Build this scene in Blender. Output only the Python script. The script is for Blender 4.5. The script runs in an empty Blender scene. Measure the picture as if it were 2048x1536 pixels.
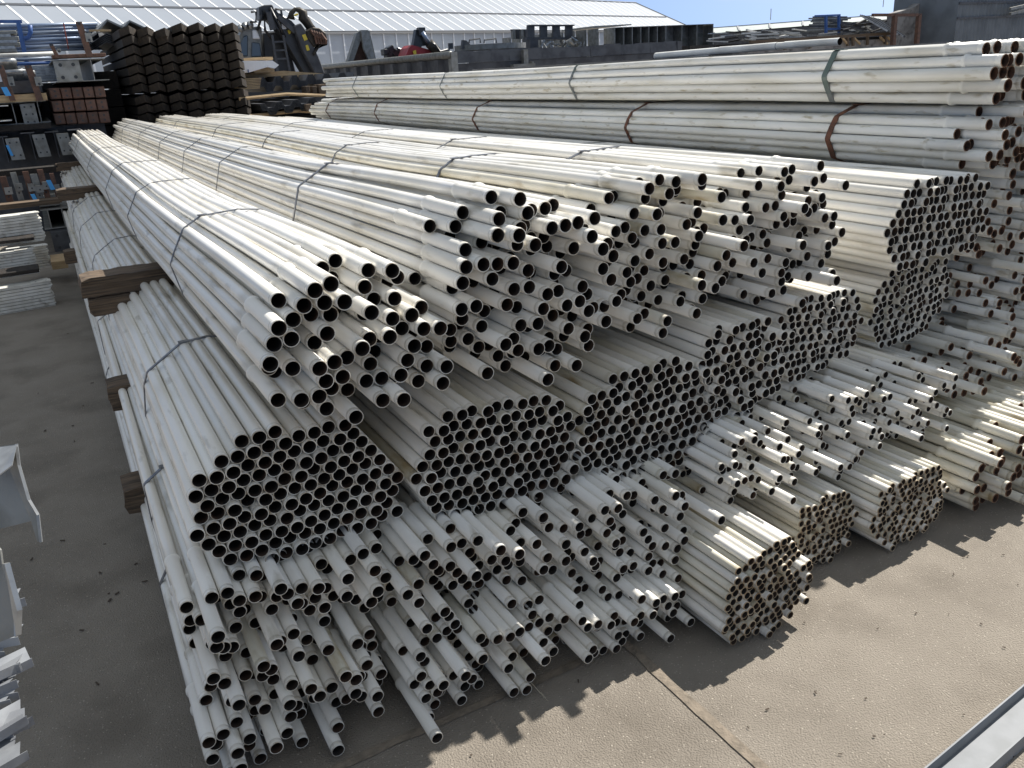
import bpy, math, random
import numpy as np
S = bpy.context.scene
COL = S.collection
PI = math.pi
rnd = random.Random(7)

# ---------------------------------------------------------------- camera
FPX = 1660.0; EYE = 2.0; VPY = (55.0, 190.0); ROLL = math.radians(3.3)
_n = np.array([math.sin(ROLL), math.cos(ROLL)]); _h = np.array([math.cos(ROLL), -math.sin(ROLL)])
_d = np.array([VPY[0]-1024, VPY[1]-768.0])
_p = math.atan(-(_d@_n)/FPX); _a = math.atan(-(_d@_h)*math.cos(_p)/FPX)
FW = np.array([math.sin(_a)*math.cos(_p), math.cos(_a)*math.cos(_p), -math.sin(_p)])
_r0 = np.array([math.cos(_a), -math.sin(_a), 0.0]); _u0 = np.cross(_r0, FW)
RT = _r0*_h[0] - _u0*_n[0]; UP = -_r0*_h[1] + _u0*_n[1]
CP = np.array([0, 0, EYE])
def ray(u, v): return FW + RT*(u-1024)/FPX - UP*(v-768)/FPX
def at_z(u, v, z): r = ray(u, v); return CP + r*(z-EYE)/r[2]      # photo pixel -> point at height z
def at_y(u, v, y): r = ray(u, v); return CP + r*y/r[1]            # photo pixel -> point on the plane Y=y
cam = bpy.data.objects.new('camera', bpy.data.cameras.new('camera')); COL.objects.link(cam)
from mathutils import Matrix, Vector
M3 = Matrix((RT, UP, -FW)).transposed()
cam.matrix_world = Matrix.Translation(CP) @ M3.to_4x4()
cam.data.sensor_fit = 'HORIZONTAL'; cam.data.sensor_width = 36.0; cam.data.lens = 36.0*FPX/2048
cam.data.clip_start = 0.05; cam.data.clip_end = 2000
S.camera = cam

# ---------------------------------------------------------------- sky, sun, exposure
LD = np.array([-0.86, -0.23, -1.0]); LD /= np.linalg.norm(LD)     # the way the light travels
ELEV = math.asin(-LD[2]); AZ = math.atan2(-LD[0], -LD[1])
W = bpy.data.worlds.new('World'); S.world = W; W.use_nodes = True
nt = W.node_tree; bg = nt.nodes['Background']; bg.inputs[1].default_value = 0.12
sky = nt.nodes.new('ShaderNodeTexSky'); sky.sky_type = 'NISHITA'; sky.sun_disc = False
sky.sun_elevation = ELEV; sky.sun_rotation = AZ; sky.air_density = 1.0; sky.dust_density = 0.6; sky.ozone_density = 1.5
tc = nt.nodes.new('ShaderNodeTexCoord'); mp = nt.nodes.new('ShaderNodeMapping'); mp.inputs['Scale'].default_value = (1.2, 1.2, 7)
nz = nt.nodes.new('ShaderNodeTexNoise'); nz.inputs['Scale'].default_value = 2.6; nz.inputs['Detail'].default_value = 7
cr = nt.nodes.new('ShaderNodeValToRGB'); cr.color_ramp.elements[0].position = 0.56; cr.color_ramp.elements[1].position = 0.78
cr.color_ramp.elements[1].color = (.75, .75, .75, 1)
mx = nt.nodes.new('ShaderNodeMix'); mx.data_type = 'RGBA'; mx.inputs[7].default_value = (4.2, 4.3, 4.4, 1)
L = nt.links.new
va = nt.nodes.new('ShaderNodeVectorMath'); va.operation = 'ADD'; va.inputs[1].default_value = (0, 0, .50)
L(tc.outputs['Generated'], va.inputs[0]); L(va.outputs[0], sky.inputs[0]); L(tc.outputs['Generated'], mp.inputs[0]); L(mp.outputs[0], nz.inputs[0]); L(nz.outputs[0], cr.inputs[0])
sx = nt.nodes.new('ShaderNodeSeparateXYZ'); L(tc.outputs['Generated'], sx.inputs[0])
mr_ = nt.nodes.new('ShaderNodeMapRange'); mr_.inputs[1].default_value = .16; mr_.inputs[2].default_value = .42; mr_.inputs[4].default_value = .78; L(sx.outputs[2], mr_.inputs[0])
hi = nt.nodes.new('ShaderNodeMix'); hi.data_type = 'RGBA'; hi.inputs[7].default_value = (2.55, 2.6, 2.6, 1); L(mr_.outputs[0], hi.inputs[0]); L(sky.outputs[0], hi.inputs[6])      # unseen pale overhead veil, added to lift and warm the shade; blue lower down
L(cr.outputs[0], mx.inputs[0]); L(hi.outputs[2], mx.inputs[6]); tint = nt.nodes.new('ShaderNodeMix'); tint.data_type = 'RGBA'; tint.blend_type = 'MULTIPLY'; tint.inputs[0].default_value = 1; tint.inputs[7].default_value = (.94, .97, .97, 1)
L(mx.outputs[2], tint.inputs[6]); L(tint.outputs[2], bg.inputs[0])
sl = bpy.data.lights.new('sun', 'SUN'); sl.energy = 4.5; sl.angle = math.radians(0.53); sl.color = (1, 0.95, 0.875)
so = bpy.data.objects.new('sun', sl); COL.objects.link(so)
so.rotation_euler = Vector(LD).to_track_quat('-Z', 'Y').to_euler()
S.view_settings.view_transform = 'Standard'; S.view_settings.look = 'None'
S.view_settings.exposure = 0.72; S.view_settings.gamma = 1; S.view_settings.use_curve_mapping = False
S.cycles.max_bounces = 8; S.cycles.diffuse_bounces = 6; S.cycles.glossy_bounces = 3

# ---------------------------------------------------------------- materials
def srgb(*c): return tuple((x/12.92 if x <= .04045 else ((x+.055)/1.055)**2.4) for x in c) + (1,)
def mat(name, c1, c2=None, rough=.6, metal=0., nscale=6., stretch=(1, 1, 1), ramp=(.4, .65), vary=0., bump=0., bscale=60., spec=.5,
        specks=None, c3=None, s3=2., ramp3=(.55, .7), coat=0.):
    m = bpy.data.materials.new(name); m.use_nodes = True; t = m.node_tree; N = t.nodes; K = t.links.new
    b = N['Principled BSDF']; b.inputs['Roughness'].default_value = rough; b.inputs['Metallic'].default_value = metal
    b.inputs['Specular IOR Level'].default_value = spec
    if coat: b.inputs['Coat Weight'].default_value = coat; b.inputs['Coat Roughness'].default_value = .12
    tcn = N.new('ShaderNodeTexCoord'); mpn = N.new('ShaderNodeMapping'); mpn.inputs['Scale'].default_value = stretch
    K(tcn.outputs['Object'], mpn.inputs[0])
    def noise(scale, detail=4): n = N.new('ShaderNodeTexNoise'); n.inputs['Scale'].default_value = scale; n.inputs['Detail'].default_value = detail; K(mpn.outputs[0], n.inputs[0]); return n.outputs[0]
    def rampn(src, a, bb): r = N.new('ShaderNodeValToRGB'); r.color_ramp.elements[0].position = a; r.color_ramp.elements[1].position = bb; K(src, r.inputs[0]); return r.outputs[0]
    def mix(f, a, bb):
        x = N.new('ShaderNodeMix'); x.data_type = 'RGBA'; K(f, x.inputs[0])
        for i, s in ((6, a), (7, bb)):
            if isinstance(s, tuple): x.inputs[i].default_value = s
            else: K(s, x.inputs[i])
        return x.outputs[2]
    col = tuple(c1[:3])+(1,)
    if c2: col = mix(rampn(noise(nscale), *ramp), col, tuple(c2[:3])+(1,))
    if c3: col = mix(rampn(noise(s3, 6), *ramp3), col, tuple(c3[:3])+(1,))
    if specks:
        sc, th, cc = specks
        v = N.new('ShaderNodeTexVoronoi'); v.inputs['Scale'].default_value = sc; K(tcn.outputs['Object'], v.inputs[0])
        r = N.new('ShaderNodeValToRGB'); r.color_ramp.interpolation = 'LINEAR'; r.color_ramp.elements[0].position = th*.7; r.color_ramp.elements[0].color = (1, 1, 1, 1)
        r.color_ramp.elements[1].position = th; r.color_ramp.elements[1].color = (0, 0, 0, 1); K(v.outputs['Distance'], r.inputs[0])
        sep = N.new('ShaderNodeSeparateColor'); K(v.outputs['Color'], sep.inputs[0])
        gt = N.new('ShaderNodeMath'); gt.operation = 'GREATER_THAN'; gt.inputs[1].default_value = .62; K(sep.outputs[0], gt.inputs[0])
        mu = N.new('ShaderNodeMath'); mu.operation = 'MULTIPLY'; K(r.outputs[0], mu.inputs[0]); K(gt.outputs[0], mu.inputs[1])
        col = mix(mu.outputs[0], col, tuple(cc[:3])+(1,))
    if vary:
        oi = N.new('ShaderNodeObjectInfo'); mr = N.new('ShaderNodeMapRange'); mr.inputs[3].default_value = 1-vary; mr.inputs[4].default_value = 1+vary*.35
        K(oi.outputs['Random'], mr.inputs[0])
        hs = N.new('ShaderNodeHueSaturation'); K(mr.outputs[0], hs.inputs['Value'])
        if isinstance(col, tuple): hs.inputs['Color'].default_value = col
        else: K(col, hs.inputs['Color'])
        col = hs.outputs[0]
    if isinstance(col, tuple): b.inputs['Base Color'].default_value = col
    else: K(col, b.inputs['Base Color'])
    if bump:
        bn = N.new('ShaderNodeBump'); bn.inputs['Strength'].default_value = bump; bn.inputs['Distance'].default_value = .01
        K(noise(bscale, 6), bn.inputs['Height']); K(bn.outputs[0], b.inputs['Normal'])
    return m

WHITE = (.87, .848, .795)
M = {}
M['pipe'] = mat('pipe_paint', WHITE, (.74, .705, .62), .26, 0, 9, (1, .22, 1), (.48, .75), vary=.16, c3=(.42, .38, .30), s3=17, ramp3=(.60, .77), spec=.5)
M['pipe_dirty'] = mat('dirty_pipe_paint', (.72, .69, .60), (.52, .48, .36), .42, 0, 11, (1, .3, 1), (.42, .72), vary=.14, c3=(.34, .26, .14), s3=12, ramp3=(.56, .72))
M['pipe_mildew'] = mat('mildewed_pipe_paint', (.77, .765, .73), (.62, .60, .53), .36, 0, 8, (1, .25, 1), (.42, .7), vary=.12, c3=(.40, .35, .25), s3=30, ramp3=(.60, .74))
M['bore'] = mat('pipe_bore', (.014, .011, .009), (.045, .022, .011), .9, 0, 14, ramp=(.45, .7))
M['lip'] = mat('cut_pipe_edge', (.72, .70, .64), (.36, .30, .22), .5, .1, 40, ramp=(.45, .7), vary=.25)
M['lip_rust'] = mat('rusty_pipe_edge', (.17, .085, .045), (.30, .19, .12), .8, 0, 60, ramp=(.45, .65), vary=.3)
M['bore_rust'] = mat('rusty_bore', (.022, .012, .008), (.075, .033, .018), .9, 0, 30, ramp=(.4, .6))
M['strap'] = mat('steel_strap', (.22, .23, .25), (.12, .12, .13), .4, .6, 30)
M['strap_rust'] = mat('rusty_strap', (.17, .07, .04), (.09, .045, .03), .8, .1, 30)
M['strap_green'] = mat('green_grey_strap', (.19, .20, .20), (.11, .15, .135), .5, .3, 6)
M['ground'] = mat('concrete_paving', (.275, .244, .205), (.236, .208, .173), .85, 0, 3.4, ramp=(.35, .7), bump=.9, bscale=150, specks=(80, .22, (.42, .38, .32)), c3=(.165, .143, .117), s3=2.6, ramp3=(.48, .78), spec=.3)
M['joint'] = mat('joint_sealant', (.24, .2, .155), (.16, .135, .105), .9, 0, 25, bump=.6, bscale=90)
M['timber'] = mat('old_timber', (.185, .13, .085), (.07, .052, .038), .85, 0, 9, (.25, 4, 12), (.35, .65), vary=.2, bump=1., bscale=9)
M['timber_dark'] = mat('creosoted_timber', (.03, .023, .018), (.013, .011, .01), .8, 0, 8, (3, .4, 6), (.35, .65), vary=.3, bump=.5, bscale=20)
M['timber_end'] = mat('sawn_creosoted_timber_end', (.045, .033, .023), (.012, .010, .008), .85, 0, 14, (3, 1, 1), (.35, .7), vary=.35)
M['pine'] = mat('pale_timber', (.50, .36, .20), (.36, .25, .14), .75, 0, 6, (1, 6, 6), vary=.1)
M['plywood'] = mat('plywood_sheet', (.46, .34, .20), (.33, .24, .15), .75, 0, 4)
M['steel'] = mat('weathered_galvanised_steel', (.28, .285, .275), (.19, .19, .175), .5, .35, 9, ramp=(.4, .65), vary=.15, bump=.15)
M['zinc'] = mat('bright_galvanised_steel', (.44, .455, .46), (.30, .31, .32), .36, .55, 16, ramp=(.4, .6), vary=.08, bump=.08, bscale=30)
M['offcut'] = mat('weathered_sheet', (.27, .285, .305), (.19, .2, .22), .5, .1, 12, vary=.2)
M['channel'] = mat('dull_galvanised_channel', (.20, .215, .235), (.165, .18, .195), .6, .0, 14)
M['lip_brown'] = mat('stained_pipe_edge', (.56, .46, .32), (.30, .20, .11), .7, 0, 50, ramp=(.4, .65), vary=.3)
M['dark_steel'] = mat('dark_grey_steel', (.085, .09, .10), (.05, .052, .06), .55, .2, 5, vary=.15)
M['brown_steel'] = mat('brown_primed_steel', (.16, .085, .06), (.10, .06, .045), .7, .1, 14, vary=.2)
M['black'] = mat('black_paint', (.018, .02, .024), (.03, .032, .036), .38, 0, 5, spec=.6)
M['grab'] = mat('worn_dark_steel', (.05, .042, .032), (.025, .022, .02), .5, .4, 12)
M['blue_tube'] = mat('blue_grey_tube', (.26, .33, .46), (.40, .45, .53), .3, .5, 3, (.3, 3, 3), vary=.25)
M['blue'] = mat('blue_paint', (.04, .10, .30), (.06, .14, .36), .5)
M['tag'] = mat('blue_paint_mark', (.07, .36, .78), None, .6)
M['red'] = mat('red_paint', (.36, .035, .045), (.25, .03, .03), .5, 0, 5)
M['oxide'] = mat('red_oxide_steel', (.32, .07, .05), (.2, .05, .04), .6, 0, 5, vary=.2)
M['yellow'] = mat('yellow_marking', (.70, .55, .06), None, .5)
M['white'] = mat('white_paint', (.78, .78, .75), (.62, .61, .58), .5, 0, 5, vary=.08)
M['white_worn'] = mat('worn_white_steel', (.78, .77, .72), (.58, .56, .50), .5, .1, 9, ramp=(.4, .7), vary=.1, c3=(.28, .24, .19), s3=14, ramp3=(.6, .8))
M['foil'] = mat('white_foil', (.80, .82, .86), None, .3, 0, bump=.8, bscale=8)
M['glass'] = mat('cab_glass', (.05, .07, .09), None, .08, 0, spec=.9)
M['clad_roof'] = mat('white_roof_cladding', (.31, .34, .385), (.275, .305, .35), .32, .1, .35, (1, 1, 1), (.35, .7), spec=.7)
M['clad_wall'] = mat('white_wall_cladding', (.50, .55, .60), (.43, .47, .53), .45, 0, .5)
M['rib'] = mat('white_cover_strip', (.82, .84, .86), None, .35, .1)
M['gutter'] = mat('grey_gutter', (.30, .30, .30), None, .5)
M['far_roof'] = mat('pale_green_roof_sheet', (.46, .50, .47), (.38, .42, .40), .5, 0, 1.2)
M['beige_roof'] = mat('beige_roof_sheet', (.55, .53, .47), (.5, .48, .43), .5, 0, .8)
M['grey_clad'] = mat('grey_corrugated_cladding', (.17, .19, .21), (.12, .135, .15), .5, .2, 2)
M['concrete'] = mat('stained_concrete', (.30, .29, .28), (.18, .17, .165), .85, 0, 3, c3=(.09, .085, .08), s3=5, ramp3=(.5, .7))
M['rope'] = mat('frayed_wire', (.45, .40, .30), None, .7)
M['twig'] = mat('dark_litter', (.07, .05, .035), None, .9)

# ---------------------------------------------------------------- mesh helpers
def mk(name, V, Fc, m, parent=None, smooth=False, mi=None):
    me = bpy.data.meshes.new(name); me.from_pydata([tuple(map(float, v)) for v in V], [], Fc)
    for x in (m if isinstance(m, (list, tuple)) else [m]): me.materials.append(M[x] if isinstance(x, str) else x)
    if smooth: me.polygons.foreach_set('use_smooth', [True]*len(me.polygons))
    if mi is not None: me.polygons.foreach_set('material_index', mi)
    me.update(); o = bpy.data.objects.new(name, me); COL.objects.link(o)
    if parent: o.parent = parent; o.matrix_parent_inverse = Matrix.Translation(-Vector(parent.location))
    return o
def thing(name, label, cat, loc=(0, 0, 0), group=None):
    o = bpy.data.objects.new(name, None); COL.objects.link(o); o.location = tuple(map(float, loc)); o.empty_display_size = .2
    return tag(o, label, cat, group)
def tag(o, label, cat, group=None, kind=None):
    if label: o['label'] = label
    if cat: o['category'] = cat
    if group: o['group'] = group
    if kind: o['kind'] = kind
    return o
def struct(o): o['kind'] = 'structure'; return o
class MB:
    """collects simple solids, then builds ONE mesh object"""
    def __init__(s): s.V = []; s.F = []; s.I = []
    def add(s, V, F, mi=0):
        k = len(s.V); s.V += [tuple(map(float, v)) for v in V]; s.F += [tuple(i+k for i in f) for f in F]; s.I += [mi]*len(F); return s
    def box(s, x0, x1, y0, y1, z0, z1, mi=0, rot=0., c=None, tilt=0.):
        V = [(x, y, z) for z in (z0, z1) for y in (y0, y1) for x in (x0, x1)]
        if rot or tilt:
            cx, cy, cz = c or ((x0+x1)/2, (y0+y1)/2, (z0+z1)/2); W_ = []
            for x, y, z in V:
                dx, dy, dz = x-cx, y-cy, z-cz
                dx, dz = dx*math.cos(tilt)-dz*math.sin(tilt), dx*math.sin(tilt)+dz*math.cos(tilt)
                dx, dy = dx*math.cos(rot)-dy*math.sin(rot), dx*math.sin(rot)+dy*math.cos(rot)
                W_.append((cx+dx, cy+dy, cz+dz))
            V = W_
        return s.add(V, [(0, 2, 3, 1), (4, 5, 7, 6), (0, 1, 5, 4), (2, 6, 7, 3), (0, 4, 6, 2), (1, 3, 7, 5)], mi)
    def bar(s, a, b, w, h=None, mi=0, up=(0, 0, 1)):
        a = np.array(a, float); b = np.array(b, float); h = h or w; d = b-a; d /= np.linalg.norm(d)
        u = np.cross(d, up); nu = np.linalg.norm(u); u = u/nu if nu > 1e-4 else np.array([1., 0, 0]); v = np.cross(u, d)
        V = [p+u*i*w/2+v*j*h/2 for p in (a, b) for i, j in ((-1, -1), (1, -1), (1, 1), (-1, 1))]
        return s.add(V, [(0, 1, 2, 3), (7, 6, 5, 4), (0, 4, 5, 1), (1, 5, 6, 2), (2, 6, 7, 3), (3, 7, 4, 0)], mi)
    def tube(s, pts, r, n=10, mi=0, cap=True):
        pts = [np.array(p, float) for p in pts]; k = len(pts); V = []; F = []
        rr = r if isinstance(r, (list, tuple)) else [r]*k
        for i, p in enumerate(pts):
            d = pts[min(i+1, k-1)]-pts[max(i-1, 0)]; d /= np.linalg.norm(d)
            u = np.cross(d, (0, 0, 1)); nu = np.linalg.norm(u); u = u/nu if nu > 1e-4 else np.array([1., 0, 0]); v = np.cross(u, d)
            V += [p+rr[i]*(u*math.cos(2*PI*j/n)+v*math.sin(2*PI*j/n)) for j in range(n)]
        for i in range(k-1):
            F += [(i*n+j, i*n+(j+1) % n, (i+1)*n+(j+1) % n, (i+1)*n+j) for j in range(n)]
        if cap: F += [tuple(range(n))[::-1], tuple(range((k-1)*n, k*n))]
        return s.add(V, F, mi)
    def prism(s, pts, off, mi=0):
        """pts: 3D outline; off: extrusion vector"""
        n = len(pts); off = np.array(off, float); V = [np.array(p, float) for p in pts]; V = V+[p+off for p in V]
        return s.add(V, [tuple(range(n))[::-1], tuple(range(n, 2*n))]+[(i, (i+1) % n, n+(i+1) % n, n+i) for i in range(n)], mi)
    def build(s, name, m, parent=None, smooth=False, bevel=0.):
        o = mk(name, s.V, s.F, m, parent, smooth, s.I)
        if bevel:
            b = o.modifiers.new('bevel', 'BEVEL'); b.width = bevel; b.segments = 1; b.limit_method = 'ANGLE'
        return o
def hull(P):
    P = sorted(set((round(float(x), 5), round(float(y), 5)) for x, y in P))
    def half(Q):
        h = []
        for p in Q:
            while len(h) > 1 and (h[-1][0]-h[-2][0])*(p[1]-h[-2][1])-(h[-1][1]-h[-2][1])*(p[0]-h[-2][0]) <= 0: h.pop()
            h.append(p)
        return h
    a = half(P); b = half(P[::-1]); return a[:-1]+b[:-1]

# ---------------------------------------------------------------- the ground
g = 400
struct(mk('ground', [(-g, -20, 0), (g, -20, 0), (g, 2*g, 0), (-g, 2*g, 0)], [(0, 1, 2, 3)], 'ground'))
def strip(name, a, b, w, z=.004):
    a = np.array(a, float); b = np.array(b, float); d = b-a; L_ = np.linalg.norm(d); d /= L_; nn = np.array([-d[1], d[0]]); n = int(L_/.08)+2; V = []
    for i in range(n):
        p = a+d*L_*i/(n-1)
        for s in (-1, 1): q = p+nn*s*(w/2+rnd.uniform(-.004, .004)); V.append((q[0], q[1], z))
    struct(mk(name, V, [(2*i, 2*i+1, 2*i+3, 2*i+2) for i in range(n-1)], 'joint'))
strip('pavement_joint', (1.485, -1), (1.49, 16), .035)
strip('pavement_joint', (-3, 2.05), (1.46, 2.05), .03)

# ---------------------------------------------------------------- pipe bundles
def inside(x, z, poly):
    c = False; n = len(poly)
    for i in range(n):
        x1, z1 = poly[i]; x2, z2 = poly[(i+1) % n]
        if (z1 > z) != (z2 > z) and x < (x2-x1)*(z-z1)/(z2-z1)+x1: c = not c
    return c
def oval(x0, x1, z0, z1, k=3.2, n=28):
    cx, cz, a, b = (x0+x1)/2, (z0+z1)/2, (x1-x0)/2, (z1-z0)/2
    return [(cx+a*abs(math.cos(t))**(2/k)*math.copysign(1, math.cos(t)), cz+b*abs(math.sin(t))**(2/k)*math.copysign(1, math.sin(t))) for t in (2*PI*i/n for i in range(n))]
def hexpack(poly, p, ang=0., seed=0):
    R = random.Random(seed); xs = [q[0] for q in poly]; zs = [q[1] for q in poly]; cx = sum(xs)/len(xs); cz = sum(zs)/len(zs)
    out = []; ca, sa = math.cos(ang), math.sin(ang); ox = R.uniform(0, p)
    for j in range(-40, 41):
        for i in range(-40, 41):
            a = (i+.5*(j % 2))*p+ox*0; b = j*p*.866
            x = cx+a*ca-b*sa; z = cz+a*sa+b*ca
            if inside(x, z, poly): out.append((x, z))
    return out
def smooth(t): t = min(1, max(0, t)); return t*t*(3-2*t)
class Pipe:
    def __init__(s, mx, my, mz, bx, bz, D, bell, ye, wob, drop=0., sides=14, blend=1.3):
        s.m = (mx, my, mz); s.b = (bx, bz); s.D = D; s.bell = bell; s.ye = ye; s.wob = wob; s.sides = sides; s.blend = blend
    def pos(s, y):
        t = smooth((y-s.m[1])/s.blend); x = s.m[0]+(s.b[0]-s.m[0])*t; z = s.m[2]+(s.b[1]-s.m[2])*t
        for ax_, amp, k, ph in s.wob:
            w = amp*math.sin(k*y+ph)*smooth((y-s.m[1])/2.5)
            if ax_ == 0: x += w
            else: z += w
        return np.array([x, y, z])
    def geo(s):
        R = s.D/2; w = .0028; n = s.sides; my = s.m[1]; prof = []      # (s along, radius, material)
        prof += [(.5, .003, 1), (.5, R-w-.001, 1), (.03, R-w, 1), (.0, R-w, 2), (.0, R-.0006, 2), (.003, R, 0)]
        g0 = s.D*.45
        if s.bell:
            Lb = s.bell
            prof += [(g0, R, 0), (g0+.002, R-.0016, 0), (g0+.005, R-.0016, 0), (g0+.007, R, 0), (Lb, R, 0), (Lb+.004, R*1.20, 0), (Lb+.020, R*1.22, 0), (Lb+.025, R*1.12, 0), (Lb+.034, R*.93, 0), (Lb+.16, R*.93, 0)]
            ys = [.6, .85, 1.15, 1.5, 2.0]; Rb = R*.93
        else:
            prof += [(g0, R, 0), (g0+.002, R-.001, 0), (g0+.005, R, 0)]
            ys = [.3, .6, .9, 1.2, 1.7]; Rb = R
        prof += [(q, Rb, 0) for q in ys]
        yl = s.ye-my
        for q in (2.8, 3.8, 5., 6.4, 7.8, 9.2, 10.6): 
            if q < yl-.4: prof.append((q, Rb, 0))
        prof += [(yl, Rb, 0), (yl, Rb-w, 2), (yl-.15, Rb-w, 1), (yl-.15, .003, 1)]
        V = np.zeros((len(prof)*n, 3)); ang = np.arange(n)*2*PI/n; ca = np.cos(ang); sa = np.sin(ang)
        for i, (q, r, _) in enumerate(prof):
            y = my+q; c = s.pos(y); d = s.pos(y+.03)-s.pos(y-.03) if q > .03 else s.pos(my+.06)-s.pos(my); d /= np.linalg.norm(d)
            u = np.array([d[1], -d[0], 0]); u /= np.linalg.norm(u); v = np.cross(u, d)
            V[i*n:(i+1)*n] = c+r*(np.outer(ca, u)+np.outer(sa, v))
        k = len(prof); j = np.arange(n); j2 = (j+1) % n; F = []; mi = []
        for i in range(k-1):
            F.append(np.stack([i*n+j, i*n+j2, (i+1)*n+j2, (i+1)*n+j], 1)); mi += [min(prof[i][2], prof[i+1][2]) if 2 not in (prof[i][2], prof[i+1][2]) else (2 if prof[i][2] == 2 and prof[i+1][2] in (2, 0) else 1)]*n
        return V, np.concatenate(F), mi
def fastmesh(name, V, F, mi, mats):
    me = bpy.data.meshes.new(name); me.vertices.add(len(V)); me.vertices.foreach_set('co', V.astype(np.float32).ravel())
    nf = len(F); me.loops.add(nf*4); me.loops.foreach_set('vertex_index', F.astype(np.int32).ravel())
    me.polygons.add(nf); me.polygons.foreach_set('loop_start', np.arange(0, nf*4, 4, dtype=np.int32)); me.polygons.foreach_set('loop_total', np.full(nf, 4, dtype=np.int32))
    for x in mats: me.materials.append(M[x])
    me.polygons.foreach_set('material_index', np.array(mi, dtype=np.int32)); me.polygons.foreach_set('use_smooth', np.ones(nf, dtype=bool))
    me.update(calc_edges=True); me.validate(); return me
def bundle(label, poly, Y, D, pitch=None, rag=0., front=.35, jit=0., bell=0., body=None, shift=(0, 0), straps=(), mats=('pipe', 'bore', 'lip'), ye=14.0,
           ang=0., wob=.004, drift=(0, 0), strap_mat='strap', strap_w=.016, group='pipe bundles stacked in tiers', sides=14, seed=1, dirty=0., blend=2.6, bends=0.):
    """poly: outline of the mouths (X,Z) ; Y: mean front ; rag: spread of the mouths along Y ; body: pitch further back"""
    R = random.Random(seed); pitch = pitch or D; body = body or D*1.0
    pts = hexpack(poly, pitch, ang, seed); cx = sum(p[0] for p in pts)/len(pts); cz = sum(p[1] for p in pts)/len(pts)
    k = body/pitch; zmin = min(p[1] for p in pts)
    w1 = (0, R.uniform(-1, 1)*.014, .55, R.uniform(0, 6)); w2 = (1, .006, .8, R.uniform(0, 6))
    P = []
    Q = np.array(pts); Rn = np.random.RandomState(seed); Q = Q+Rn.uniform(-jit, jit, Q.shape)
    if jit:
        for it in range(60):                                             # push overlapping pipes apart
            dd = Q[:, None, :]-Q[None, :, :]; di = np.sqrt((dd**2).sum(2))+1e-9; np.fill_diagonal(di, 9)
            ov = np.clip(D*1.012-di, 0, None); Q = Q+(dd/di[:, :, None]*ov[:, :, None]*.45).sum(1); Q[:, 1] = np.maximum(Q[:, 1], D/2+.002)
    for ii, (x, z) in enumerate(pts):
        qx_, qz_ = Q[ii]
        t = R.random(); dy = rag*(t**1.3-front) if rag else R.uniform(-.012, .02)+(R.random() < .1)*R.uniform(-.022, .02)
        if rag > .1 and front > .2 and R.random() < .10: dy -= rag*.22
        bx = cx+(x-cx)*k+shift[0]; bz = cz+(z-cz)*k+shift[1]
        wb = [w1, w2, (0, R.uniform(-1, 1)*wob, R.uniform(1, 2), R.uniform(0, 6)), (1, R.uniform(-1, 1)*wob, R.uniform(1, 2), R.uniform(0, 6))]
        if bends and R.random() < bends: wb += [(0, R.uniform(-.02, .02), 1.1, R.uniform(0, 6))]
        b = bell*R.uniform(.85, 1.1) if bell and R.random() < .93 else 0
        P.append(Pipe(qx_, Y+dy, qz_, bx, bz, D, b, ye+R.uniform(-.12, .12), wb, sides=sides, blend=blend))
    base = thing('pipe_bundle', label, 'pipe bundle', (cx, Y, max(0, zmin-D/2)), group)
    inv = Matrix.Translation(-Vector(base.location)); origin = np.array(base.location)
    # how large each one shows: the outer left and top ones run their whole length in view
    def show(p):
        return (cx-p.b[0])*1.2+(p.b[1]-cz)*1.6-(p.m[1]-Y)*1.0
    P.sort(key=show, reverse=True); rest = []
    for i, p in enumerate(P):
        V, F, mi = p.geo()
        mm = list(mats)
        if dirty and R.random() < dirty: mm[0] = 'pipe_dirty'
        if i < 100:
            me = fastmesh('pipe', V-origin, F, mi, mm); o = bpy.data.objects.new('pipe', me); COL.objects.link(o); o.parent = base
        else: rest.append((V-origin, F, mi))
    if rest:
        n0 = 0; VV = []; FF = []; II = []
        for V, F, mi in rest: VV.append(V); FF.append(F+n0); II += mi; n0 += len(V)
        o = bpy.data.objects.new('inner_pipes', fastmesh('inner_pipes', np.concatenate(VV), np.concatenate(FF), II, mats)); COL.objects.link(o); o.parent = base; o['kind'] = 'stuff'
    for sp in straps:
        y = sp if not isinstance(sp, tuple) else sp[0]; sw = strap_w if not isinstance(sp, tuple) else sp[1]
        C_ = []
        for p in P:
            c = p.pos(y); r = p.D/2*(.93 if p.bell else 1)+.0006
            C_ += [(c[0]+r*math.cos(a), c[2]+r*math.sin(a)) for a in (2*PI*q/12 for q in range(12))]
        H = hull(C_); n = len(H); hx = sum(q[0] for q in H)/n; hz = sum(q[1] for q in H)/n; V = []; F = []
        tl = R.uniform(-.03, .03)
        for q in H:
            d = math.hypot(q[0]-hx, q[1]-hz); ex, ez = (q[0]-hx)/d*.0022, (q[1]-hz)/d*.0022; yy = y+tl*(q[0]-hx)
            V += [(q[0]+ex, yy-sw/2, q[1]+ez), (q[0]+ex, yy+sw/2, q[1]+ez), (q[0]-ex, yy+sw/2, q[1]-ez), (q[0]-ex, yy-sw/2, q[1]-ez)]
        for i in range(n):
            a = i*4; b = ((i+1) % n)*4
            F += [(a, b, b+1, a+1), (a+1, b+1, b+2, a+2), (a+3, a+2, b+2, b+3), (a, a+3, b+3, b)]
        tz = max(range(n), key=lambda i_: H[i_][1]+.15*(cx-H[i_][0])); qx, qz = H[tz]
        sb = MB(); sb.box(qx-origin[0]-.02, qx-origin[0]+.02, y-sw*.62-origin[1], y+sw*.62-origin[1], qz-origin[2]+.001, qz-origin[2]+.006)
        o = mk('strap', [(v[0]-origin[0], v[1]-origin[1], v[2]-origin[2]) for v in V], F, strap_mat); o.parent = base
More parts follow.
